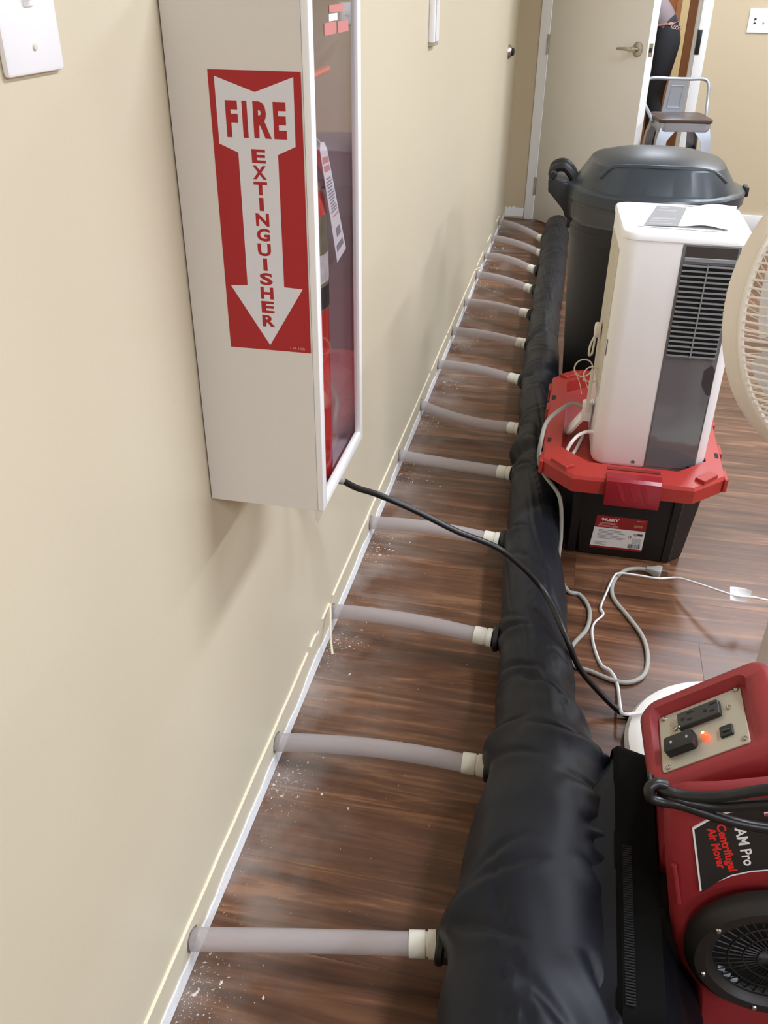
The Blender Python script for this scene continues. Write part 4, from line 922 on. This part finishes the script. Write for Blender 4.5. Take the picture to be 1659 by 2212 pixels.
# white power adapter and cable ties leaning against the dehumidifier
pa_ = thing('plug_adapter', 'white plug adapter with two flaps leaning on the dehumidifier inside the red lid', 'adapter', (0.52, 2.2, 0.239))
Mw = Matrix.Translation((0.484, 2.205, 0.2415)) @ Matrix.Rotation(math.radians(33), 4, 'Y')
b = B(); prism(b, rrect(0.056, 0.125, 0.022, 5, 0, 0.066), lambda u, v, d: Mw @ V((d, u, v)), -0.004, 0.003, bev=0.0015, seg=2); obj('lower_flap', b, M_white, pa_)
b = B(); prism(b, [(-0.026, 0.072), (0.026, 0.072), (0.024, 0.108), (0.006, 0.146), (-0.01, 0.144), (-0.024, 0.106)], lambda u, v, d: Mw @ V((d, u, v)), 0.0035, 0.0075, bev=0.001, seg=1); obj('upper_flap', b, M_white, pa_)
b = B(); box(b, 0.517, 0.5425, 2.166, 2.19, 0.30, 0.355, bev=0.004); sk = obj('socket_block', b, M_white, pa_)
b = B()
for zz, yy in ((0.335, 2.172), (0.335, 2.182), (0.322, 2.177)): box(b, 0.5165, 0.5175, yy - 0.0018, yy + 0.0018, zz - 0.0035, zz + 0.0035)
obj('socket_slots', b, M_dark, sk)
b = B(); prism(b, [(-0.0085, 0.0), (0.0085, 0.0), (0.011, 0.03), (0.009, 0.07), (0.002, 0.115), (-0.002, 0.115), (-0.008, 0.07), (-0.011, 0.03)], lambda u, v, d: V((0.5290 + d * 0.7, 2.155 + u, 0.335 + v)), -0.006, 0.006, bev=0.0015, seg=1); obj('strain_relief', b, M_offw, pa_)
for i, (cy2, cz2, rr) in enumerate(((2.225, 0.425, 0.0235), (2.178, 0.428, 0.021))):
    tg2 = thing('cable_tie', 'thin white looped cable tie on the dehumidifier side, ' + ('the larger round loop' if i == 0 else 'the smaller loop against the shell'), 'cable tie', (0.52 + 0.02 * i, cy2, cz2), 'looped cable ties')
    b = B(); torus(b, (0.508 + 0.022 * i, cy2, cz2), Matrix.Rotation(PI / 2, 3, 'X') @ Matrix.Rotation(0.2, 3, 'Y'), rr, 0.0019, 28, 6); tube(b, spline([(0.492 + 0.022 * i, cy2, cz2 - rr * 0.75), (0.504 + 0.022 * i, cy2 - 0.004, cz2 - rr - 0.02), (0.512 + 0.022 * i, cy2 - 0.01, cz2 - rr - 0.045)]), 0.0011, 5); lo = obj('loop', b, M_offw, tg2)
    b = B(); box(b, 0.488 + 0.022 * i, 0.494 + 0.022 * i, cy2 - 0.003, cy2 + 0.003, cz2 - rr * 0.75 - 0.003, cz2 - rr * 0.75 + 0.003, bev=0.001, seg=1); obj('tie_head', b, M_offw, tg2)

# ------------------------------------------------------------------ gray extension cord
g_ = thing('gray_extension_cord', 'gray extension cord from the dehumidifier looping on the floor in front of the tote', 'cord', (0.6, 1.7, 0))
b = B(); tube(b, spline([(0.522, 2.182, 0.332), (0.49, 2.183, 0.34), (0.455, 2.137, 0.335), (0.43, 2.082, 0.325), (0.423, 2.035, 0.30), (0.422, 2.03, 0.25), (0.44, 2.02, 0.21), (0.485, 1.98, 0.17), (0.50, 1.95, 0.08), (0.502, 1.90, 0.008), (0.529, 1.815, 0.006), (0.559, 1.804, 0.0055), (0.580, 1.761, 0.0055), (0.584, 1.716, 0.0055), (0.576, 1.667, 0.0055), (0.551, 1.614, 0.0055), (0.540, 1.575, 0.0055), (0.551, 1.538, 0.0055), (0.588, 1.526, 0.0055), (0.632, 1.508, 0.0055), (0.666, 1.506, 0.0055), (0.696, 1.529, 0.0055), (0.71, 1.569, 0.0055), (0.712, 1.625, 0.0055), (0.701, 1.681, 0.0055), (0.671, 1.745, 0.0055), (0.643, 1.80, 0.0055), (0.636, 1.845, 0.0055), (0.646, 1.893, 0.006), (0.669, 1.93, 0.008), (0.698, 1.943, 0.010), (0.724, 1.940, 0.013)], 8), 0.0052, 10); obj('cable', b, M_graycord, g_)
b = B(); box(b, 0.521, 0.5475, 2.170, 2.192, 0.322, 0.342, bev=0.003); obj('socket_end', b, M_graycord, g_)
Mp = Matrix.Translation((0.722, 1.940, 0.014)) @ Matrix.Rotation(math.radians(-14), 4, 'Z')
b = B(); loft(b, [[Mp @ V((x, u, v)) for u, v in rrect(a_, c_, 0.003, 3)] for x, a_, c_ in ((0.0, 0.012, 0.012), (0.012, 0.017, 0.016), (0.026, 0.030, 0.024), (0.034, 0.030, 0.024), (0.036, 0.026, 0.02))]); pg = obj('plug', b, M_graycord, g_)
b = B()
for u in (-0.006, 0.006): box(b, 0.036, 0.053, u - 0.0008, u + 0.0008, -0.0035, 0.0035, M=Mp)
cyl(b, Mp @ V((0.036, 0, 0.008)), Mp @ V((0.054, 0, 0.008)), 0.0024, seg=10); obj('prongs', b, M_steel, pg)

# ------------------------------------------------------------------ wheeled trash can behind the tote
tc = thing('trash_can', 'large black trash can with dark gray domed lid in front of the door', 'trash can', (0.676, 3.1, 0))
TC = (0.676, 3.1, 0)
b = B(); lathe(b, [(0.0, 0.0), (0.208, 0.0), (0.213, 0.01), (0.248, 0.555), (0.252, 0.57), (0.256, 0.6), (0.260, 0.67), (0.268, 0.675), (0.270, 0.70), (0.262, 0.70), (0.0, 0.69)], c=TC, seg=72, cap0=False, cap1=False)
obj('bin', b, M_can, tc, smooth=30)
b = B(); lathe(b, [(0.2445, 0.565), (0.2535, 0.568), (0.2565, 0.60), (0.2520, 0.602)], c=TC, seg=72, cap0=False, cap1=False); obj('rim_band', b, M_can, tc)
b = B(); rows = []
for zz, g in ((0.692, 0.2712), (0.675, 0.2735), (0.655, 0.2700), (0.638, 0.2660)):
    rows.append([V((TC[0] + (g + 0.0025 * noise.noise(V((i * 0.35, zz * 60, 4)))) * math.cos(2 * PI * i / 96), TC[1] + (g + 0.0025 * noise.noise(V((i * 0.35, zz * 60, 4)))) * math.sin(2 * PI * i / 96), zz - (0.012 * (1 + noise.noise(V((i * 0.16, 0, 8)))) if zz < 0.65 else 0))) for i in range(96)])
loft(b, rows, False, False); obj('bag_liner', b, frosted('clear_bag', (112, 114, 116), 0.6, 0.12), tc, smooth=70)
# lid: round brim and a raised octagonal dome
def sup(R, ex_, z, rot=0.0, sy=1.0):
    out = []
    for i in range(96):
        a_ = 2 * PI * i / 96 + rot; c, s = math.cos(a_), math.sin(a_); r = R / (abs(c) ** ex_ + abs(s) ** ex_) ** (1 / ex_)
        out.append(V((TC[0] + r * c, TC[1] + r * s * sy, z)))
    return out
b = B(); loft(b, [sup(0.272, 2, 0.690), sup(0.280, 2, 0.691), sup(0.281, 2, 0.722), sup(0.277, 2, 0.728), sup(0.262, 2.05, 0.732), sup(0.248, 2.4, 0.738), sup(0.205, 2.9, 0.800), sup(0.195, 2.9, 0.806), sup(0.13, 2.6, 0.824), sup(0.05, 2.2, 0.832)], cap0=True)
lid = obj('lid', b, M_lid, tc, smooth=28)
b = B(); tube(b, spline([(0.50, 2.925, 0.770), (0.535, 2.925, 0.800), (0.60, 2.915, 0.806), (0.676, 2.91, 0.808), (0.77, 2.92, 0.806), (0.835, 2.94, 0.795), (0.875, 2.96, 0.765)], 6), 0.0075, 10); obj('lid_ridge', b, M_lid, lid)
b = B(); box(b, 0.951, 0.967, 3.075, 3.125, 0.705, 0.735, bev=0.004); obj('lid_catch', b, M_black, lid)
b = B(); prism(b, [(0.435, 0.60), (0.405, 0.625), (0.40, 0.652), (0.345, 0.70), (0.342, 0.735), (0.36, 0.742), (0.425, 0.72), (0.435, 0.66)], lambda u, v, d: V((u, d, v)), 3.03, 3.19, bev=0.005, seg=2); hb = obj('handle_bracket', b, M_black, tc)
for yy in (3.07, 3.16):
    b = B(); tube(b, spline([(0.356, yy, 0.735), (0.352, yy, 0.755), (0.368, yy, 0.768), (0.392, yy, 0.768), (0.412, yy, 0.750), (0.425, yy, 0.730)], 6), 0.0135, 10); obj('hinge_arm', b, M_black, hb)
b = B(); cyl(b, (0.358, 3.02, 0.752), (0.358, 3.20, 0.752), 0.011, seg=18, bev=0.002); obj('grip_bar', b, M_black, hb)
b = B(); box(b, 0.414, 0.434, 3.06, 3.15, 0.582, 0.612, bev=0.003); obj('bracket_foot', b, M_black, hb)

# ------------------------------------------------------------------ pedestal fan
FA = math.radians(20)
fan = thing('pedestal_fan', 'ivory pedestal fan with round cage at the right edge of the picture', 'fan', (0.866, 1.325, 0), rotz=FA)
b = B(); lathe(b, [(0.0, 0.0), (0.205, 0.0), (0.210, 0.004), (0.211, 0.014), (0.204, 0.024), (0.186, 0.028), (0.176, 0.026), (0.172, 0.027), (0.166, 0.029), (0.08, 0.038), (0.045, 0.048), (0.032, 0.075), (0.029, 0.10), (0.0, 0.10)], seg=80, cap0=False, cap1=False); obj('base', b, M_marble, fan)
b = B(); torus(b, (0, 0, 0.0285), Matrix.Identity(3), 0.168, 0.0016, 72, 6); obj('base_groove', b, M_graycord, fan)
b = B(); cyl(b, (0.01, 0, 0.09), (0.01, 0, 0.50), 0.0245, 0.022, seg=24); cyl(b, (0.01, 0, 0.50), (0.01, 0, 0.53), 0.029, seg=24, bev=0.003); cyl(b, (0.01, 0, 0.53), (0.01, 0, 0.80), 0.014, seg=20); obj('pole', b, mat('pole_white', (216, 214, 206), 0.35), fan)
ZC = 0.94
MH = Matrix.Translation((-0.0225, -0.0355, 0.911)) @ Matrix.Rotation(math.radians(77), 4, 'X') @ Matrix.Diagonal((0.913, 0.913, 1.0, 1.0))        # local z -> facing direction (-y)
b = B(); lathe(b, [(0.0, -0.19), (0.05, -0.185), (0.068, -0.15), (0.072, -0.06), (0.06, -0.045), (0, -0.045)], M=MH, seg=32, cap0=False, cap1=False); tube(b, spline([(0.01, 0.0, 0.79), (0.005, 0.04, 0.83), (-0.01, 0.08, 0.88)]), 0.022, 14); obj('motor_housing', b, M_fanw, fan)
b = B(); lathe(b, [(0.228, -0.004), (0.239, -0.004), (0.241, 0.0), (0.241, 0.030), (0.237, 0.036), (0.228, 0.036)], M=MH, seg=96, cap0=False, cap1=False); lathe(b, [(0.228, 0.036), (0.2275, 0.016), (0.228, -0.004)], M=MH, seg=96, cap0=False, cap1=False); rimo = obj('cage_rim', b, M_fanr, fan)
b = B(); torus(b, MH @ V((0, 0, 0.037)), MH.to_3x3(), 0.2345, 0.0042, 96, 8); obj('rim_bead', b, M_fanw, rimo)
b = B(); tube(b, [V((0.2335, 0, 0.034)), V((0.231, 0, 0.065)), V((0.227, 0, 0.096)), V((0.220, 0, 0.106)), V((0.205, 0, 0.110)), V((0.15, 0, 0.117)), V((0.055, 0, 0.122))], 0.0018, 5)
w0 = obj('front_wire', b, M_fanw, fan); w0.matrix_local = MH
NW = 126
for i in range(1, NW):
    w1 = w0.copy(); COL.objects.link(w1); w1.matrix_local = MH @ Matrix.Rotation(2 * PI * i / NW, 4, 'Z')
b = B(); tube(b, [V((0.232, 0, 0.0)), V((0.226, 0.01, -0.025)), V((0.205, 0.03, -0.05)), V((0.16, 0.055, -0.066)), V((0.11, 0.06, -0.072)), V((0.07, 0.05, -0.072))], 0.0010, 5)
w0 = obj('rear_wire', b, M_fanw, fan); w0.matrix_local = MH
for i in range(1, 96):
    w1 = w0.copy(); COL.objects.link(w1); w1.matrix_local = MH @ Matrix.Rotation(2 * PI * i / 96, 4, 'Z')
b = B(); torus(b, MH @ V((0, 0, 0.104)), MH.to_3x3(), 0.2215, 0.0055, 80, 8); obj('front_ring', b, M_fanw, fan)
b = B(); torus(b, MH @ V((0, 0, 0.119)), MH.to_3x3(), 0.13, 0.0025, 64, 6); obj('front_ring', b, M_fanw, fan)
b = B(); lathe(b, [(0.0, 0.116), (0.056, 0.116), (0.06, 0.120), (0.056, 0.127), (0, 0.130)], M=MH, seg=40, cap0=False, cap1=False); obj('centre_cap', b, M_fanw, fan)
b = B(); lathe(b, [(0.0, -0.03), (0.042, -0.03), (0.044, 0.03), (0.03, 0.05), (0, 0.055)], M=MH, seg=32, cap0=False, cap1=False); hub = obj('hub', b, M_fanw, fan)
for q in range(5):
    b = B(); rows = []
    for i in range(9):
        s = i / 8; r = 0.035 + 0.165 * s; wd = 0.24 + 0.30 * math.sin(s * PI * 0.62); row = []
        for k in range(9):
            t = (k / 8 - 0.5); a_ = q * 2 * PI / 5 + t * 2 * wd + 0.25 * s; row.append(MH @ V((r * math.cos(a_), r * math.sin(a_), t * 0.05 * (1 - 0.3 * s) + 0.01)))
        rows.append(row)
    loft(b, rows, False, False, closed=False); bmesh.ops.solidify(b, geom=b.faces[:], thickness=0.002); obj('blade', b, M_blade, fan, smooth=60)
fc = thing('white_fan_cord', 'flat white cord trailing from the fan base across the floor with a tag', 'cord', (0.7, 1.7, 0))
b = B(); tube(b, spline([(0.706, 1.395, 0.0375), (0.678, 1.384, 0.035), (0.655, 1.378, 0.033), (0.649, 1.401, 0.020), (0.645, 1.495, 0.0055), (0.631, 1.529, 0.010), (0.611, 1.553, 0.0055), (0.596, 1.609, 0.0045), (0.59, 1.666, 0.0045), (0.596, 1.702, 0.0045), (0.615, 1.737, 0.0045), (0.609, 1.762, 0.006), (0.622, 1.818, 0.012), (0.64, 1.884, 0.017), (0.655, 1.896, 0.021), (0.695, 1.892, 0.024), (0.745, 1.885, 0.027), (0.79, 1.890, 0.032), (0.825, 1.853, 0.05), (0.87, 1.803, 0.07), (0.906, 1.775, 0.08), (0.942, 1.778, 0.08), (0.975, 1.773, 0.08), (1.05, 1.80, 0.055), (1.15, 1.85, 0.02), (1.3, 1.9, 0.005)], 8), 0.0042, 10, flat=0.62); obj('cable', b, M_whitecord, fc)
b = B(); 
rows = []
for i in range(7):
    s = i / 6; c = V((0.893, 1.781, 0.081)).lerp(V((0.938, 1.778, 0.081)), s); tw = 0.5 + 1.1 * s
    rows.append([c + V((0, math.cos(tw) * q, math.sin(tw) * q)) + V((0, 0, o_)) for q, o_ in ((-0.016, 0), (0.016, 0), (0.016, 0.0008), (-0.016, 0.0008))])
loft(b, rows); obj('warning_tag', b, M_paperw, fc, smooth=60)

# ------------------------------------------------------------------ metal bar stool
st = thing('bar_stool', 'gunmetal bar stool with dark wooden seat by the open door', 'stool', (0.91, 5.12, 0)); st.rotation_euler = (0, 0, math.radians(8))
SX0, SX1, SY0, SY1, SZ = 0.772, 1.038, 4.96, 5.27, 0.69
b = B(); prism(b, rrect(SX1 - SX0, SY1 - SY0, 0.03, 5, (SX0 + SX1) / 2, (SY0 + SY1) / 2), lambda u, v, d: V((u, v, d)), SZ - 0.016, SZ, bev=0.003, seg=2); obj('seat', b, M_seat, st)
b = B(); prism(b, rrect(SX1 - SX0 - 0.01, SY1 - SY0 - 0.01, 0.03, 5, (SX0 + SX1) / 2, (SY0 + SY1) / 2), lambda u, v, d: V((u, v, d)), SZ - 0.055, SZ - 0.016, bev=0.004, seg=2); obj('seat_frame', b, M_stool, st)
for sx in (0, 1):
    for sy in (0, 1):
        tx = SX0 + 0.012 if sx == 0 else SX1 - 0.012; ty = SY0 + 0.012 if sy == 0 else SY1 - 0.012
        bx = tx + (-0.055 if sx == 0 else 0.055); by = ty + (-0.055 if sy == 0 else 0.055)
        dx = 1 if sx == 0 else -1; dy = 1 if sy == 0 else -1
        def sec(x, y, z, w, t_=0.004): return [V((x + dx * p, y + dy * q, z)) for p, q in ((0, 0), (w, 0), (w, t_), (t_, t_), (t_, w), (0, w))]
        b = B(); loft(b, [sec(tx, ty, SZ - 0.04, 0.085), sec(tx + (bx - tx) * 0.25, ty + (by - ty) * 0.25, SZ - 0.10, 0.05), sec(bx, by, 0.0, 0.034)]); obj('leg', b, M_stool, st, smooth=20)
M_dstl = mat('dark_brace', (60, 58, 60), 0.4, metal=0.6)
b = B(); tube(b, [V((SX0 + 0.0, SY0 + 0.0, 0.52)), V((SX1 - 0.0, SY1 - 0.0, 0.52))], 0.008, 8); tube(b, [V((SX1, SY0, 0.512)), V((SX0, SY1, 0.512))], 0.008, 8); obj('cross_brace', b, M_dstl, st)
for (xa, ya, xb, yb2) in ((SX0 - 0.03, SY0 - 0.03, SX1 + 0.03, SY0 - 0.03), (SX0 - 0.03, SY1 + 0.03, SX1 + 0.03, SY1 + 0.03), (SX0 - 0.03, SY0 - 0.03, SX0 - 0.03, SY1 + 0.03), (SX1 + 0.03, SY0 - 0.03, SX1 + 0.03, SY1 + 0.03)):
    b = B(); cyl(b, (xa, ya, 0.18), (xb, yb2, 0.18), 0.009, seg=10); obj('footrest', b, M_stool, st)
b = B(); tube(b, spline([(SX1 + 0.0, SY0 + 0.16, SZ - 0.03), (SX1 + 0.012, SY0 + 0.22, SZ + 0.0), (SX1 + 0.022, SY1 - 0.03, SZ + 0.06), (SX1 + 0.018, SY1 - 0.01, SZ + 0.13), (SX1 - 0.006, SY1, SZ + 0.156), (0.96, SY1, SZ + 0.156), (0.915, SY1, SZ + 0.156), (0.86, SY1, SZ + 0.156), (SX0 - 0.01, SY1, SZ + 0.156), (SX0 - 0.035, SY1 - 0.01, SZ + 0.13), (SX0 - 0.04, SY1 - 0.03, SZ + 0.06), (SX0 - 0.012, SY0 + 0.22, SZ), (SX0, SY0 + 0.16, SZ - 0.03)], 6), 0.0085, 12); obj('back_rail', b, M_stool, st)
b = B(); prism(b, [(0.838, SZ - 0.02), (0.945, SZ - 0.02), (0.953, SZ + 0.15), (0.852, SZ + 0.15)], lambda u, v, d: V((u, SY1 - 0.002 - d, v)), 0.0, 0.004, bev=0.001, seg=1); sp = obj('back_splat', b, M_stool, st)
b = B(); tube(b, [V((x, SY1 - 0.0068, z)) for x, z in ((0.862, SZ + 0.022), (0.925, SZ + 0.022), (0.931, SZ + 0.125), (0.872, SZ + 0.125))], 0.0025, 6, closed=True); obj('embossed_panel', b, M_stool, sp)

# ------------------------------------------------------------------ person bending over in the hall
PX, PY = 0.96, 8.0
pr = thing('person', 'person in black trousers and gray shirt bending over in the hall beyond the door', 'person', (PX, PY, 0))
J = {}; E_ = []; Rr = {}
def jn(n, p, r, par=None):
    J[n] = V(p); Rr[n] = r
    if par: E_.append((par, n))
jn('pelvis', (PX, PY, 0.93), 0.145)
jn('waist', (PX - 0.06, PY, 1.03), 0.13, 'pelvis'); jn('chest', (PX - 0.26, PY, 1.19), 0.15, 'waist'); jn('collar', (PX - 0.40, PY, 1.26), 0.10, 'chest'); jn('neck', (PX - 0.49, PY, 1.28), 0.055, 'collar'); jn('head', (PX - 0.57, PY, 1.27), 0.085, 'neck'); jn('crown', (PX - 0.66, PY, 1.24), 0.085, 'head')
jn('chin', (PX - 0.585, PY, 1.175), 0.04, 'head')
for s, nm in ((1, 'l'), (-1, 'r')):
    jn('hip' + nm, (PX + 0.01, PY + s * 0.095, 0.86), 0.108, 'pelvis'); jn('thigh' + nm, (PX - 0.0, PY + s * 0.10, 0.68), 0.088, 'hip' + nm); jn('knee' + nm, (PX - 0.02 + 0.02 * s, PY + s * 0.105, 0.48), 0.062, 'thigh' + nm)
    jn('calf' + nm, (PX + 0.0, PY + s * 0.105, 0.34), 0.062, 'knee' + nm); jn('ankle' + nm, (PX + 0.0, PY + s * 0.105, 0.09), 0.045, 'calf' + nm); jn('heel' + nm, (PX + 0.01, PY + s * 0.105, 0.045), 0.044, 'ankle' + nm); jn('toe' + nm, (PX - 0.19, PY + s * 0.115, 0.032), 0.034, 'heel' + nm)
    jn('shoulder' + nm, (PX - 0.37, PY + s * 0.18, 1.22), 0.062, 'collar'); jn('elbow' + nm, (PX - 0.42, PY + s * 0.22, 0.95), 0.043, 'shoulder' + nm); jn('wrist' + nm, (PX - 0.52, PY + s * 0.17, 0.74), 0.028, 'elbow' + nm); jn('palm' + nm, (PX - 0.55, PY + s * 0.16, 0.67), 0.034, 'wrist' + nm)
    for q in range(4):
        o_ = (q - 1.5) * 0.019; ln = (0.85, 1.0, 0.95, 0.75)[q]
        jn('f%d' % q + nm, (PX - 0.565, PY + s * 0.16 + o_, 0.625), 0.0095, 'palm' + nm); jn('g%d' % q + nm, (PX - 0.57 + 0.01, PY + s * 0.16 + o_, 0.625 - 0.045 * ln), 0.0085, 'f%d' % q + nm)
    jn('th' + nm, (PX - 0.585, PY + s * 0.13, 0.67), 0.011, 'palm' + nm); jn('tj' + nm, (PX - 0.60, PY + s * 0.12, 0.635), 0.0095, 'th' + nm)
nms = list(J); me = bpy.data.meshes.new('body'); me.from_pydata([J[n] for n in nms], [(nms.index(a_), nms.index(c_)) for a_, c_ in E_], [])
po = bpy.data.objects.new('body', me); COL.objects.link(po)
md = po.modifiers.new('skin', 'SKIN'); md.use_smooth_shade = True
for i, n in enumerate(nms):
    sv = me.skin_vertices[0].data[i]; sv.radius = (Rr[n], Rr[n]); sv.use_root = (n == 'pelvis')
po.modifiers.new('sub', 'SUBSURF').levels = 2
dg = bpy.context.evaluated_depsgraph_get(); dg.update()
me2 = bpy.data.meshes.new_from_object(po.evaluated_get(dg)); bpy.data.objects.remove(po)
me2.name = 'body'; me2.materials.clear()
for m_ in (mat('trousers_black', (26, 28, 34), 0.8), mat('shirt_gray', (112, 98, 100), 0.8), mat('skin', (196, 150, 124), 0.5), mat('shoe_gray', (120, 112, 108), 0.6)): me2.materials.append(m_)
for p in me2.polygons:
    c = p.center; p.use_smooth = True
    along = (PX - c.x) * 0.62 + (c.z - 0.95) * 0.78
    if c.z < 0.1: k = 3
    elif c.x < PX - 0.46 and c.z > 1.1 and abs(c.y - PY) < 0.13: k = 2
    elif c.z < 0.76 and c.x < PX - 0.3: k = 2
    elif along > 0.055 and c.x < PX + 0.2 and c.z > 0.75 and (c.z > 0.95 or c.x < PX - 0.2): k = 1
    else: k = 0
    p.material_index = k
po = bpy.data.objects.new('body', me2); COL.objects.link(po); po.parent = pr; po.location = -V(pr.location)
b = B(); lathe(b, [(0.0, 0.105), (0.05, 0.095), (0.088, 0.05), (0.096, 0.0), (0.09, -0.03), (0.06, -0.02)], M=Matrix.Translation((PX - 0.615, PY, 1.275)) @ Matrix.Rotation(math.radians(-40), 4, 'Y'), seg=24, cap0=False, cap1=False); obj('hair', b, mat('hair_brown', (60, 44, 34), 0.7), pr)
b = B()
for s in (1, -1): lathe(b, [(0, 0), (0.011, 0.003), (0.006, 0.01), (0, 0.011)], M=Matrix.Translation((PX - 0.66, PY + s * 0.034, 1.18)) @ Matrix.Rotation(math.radians(-130), 4, 'Y'), seg=12, cap0=False, cap1=False)
obj('eyes', b, M_dark, pr)
from mathutils.bvhtree import BVHTree
bv = BVHTree.FromPolygons([v.co.copy() for v in me2.vertices], [tuple(p.vertices) for p in me2.polygons])
b = B(); rows = []
for g in (-0.009, 0.009):
    row = []
    for i in range(48):
        a_ = 2 * PI * i / 48; q = V((PX - 0.028 + g * 0.5, PY, 1.0 + g)) + Matrix.Rotation(math.radians(-14), 3, 'Y') @ V((0.2 * math.cos(a_), 0.2 * math.sin(a_), 0))
        hit = bv.find_nearest(q); row.append(hit[0] + hit[1] * 0.004)
    rows.append(row)
loft(b, rows, False, False); bmesh.ops.solidify(b, geom=b.faces[:], thickness=-0.003); obj('shirt_hem', b, mat('hem_pink', (206, 158, 142), 0.8), pr)
wt = text('waistband_text', 'IZOD', 0.036, mat('waist_pink', (168, 138, 136), 0.7), (PX + 0.015, PY - 0.3, 0.966), V((0.97, 0, -0.24)), V((0.24, 0, 0.97)), pr, bold=0.0006, extrude=0, lift=0)
for v in wt.data.vertices:
    hit = bv.ray_cast(v.co, V((0, 1, 0)))
    if hit[0] is not None: v.co = hit[0] - V((0, 0.004, 0))
    else: v.co.y = PY - 0.05

for o in bpy.data.objects:
    if o.name.split('.')[0] in ('pink_print', 'page_print', 'small_print', 'barcode', 'picture_mark', 'red_print', 'gray_print', 'switch_marks', 'socket_slots', 'impeller_clips', 'eyes', 'latch_ridge', 'prongs', 'torn_paint', 'guard_rings'):
        o['kind'] = 'stuff'
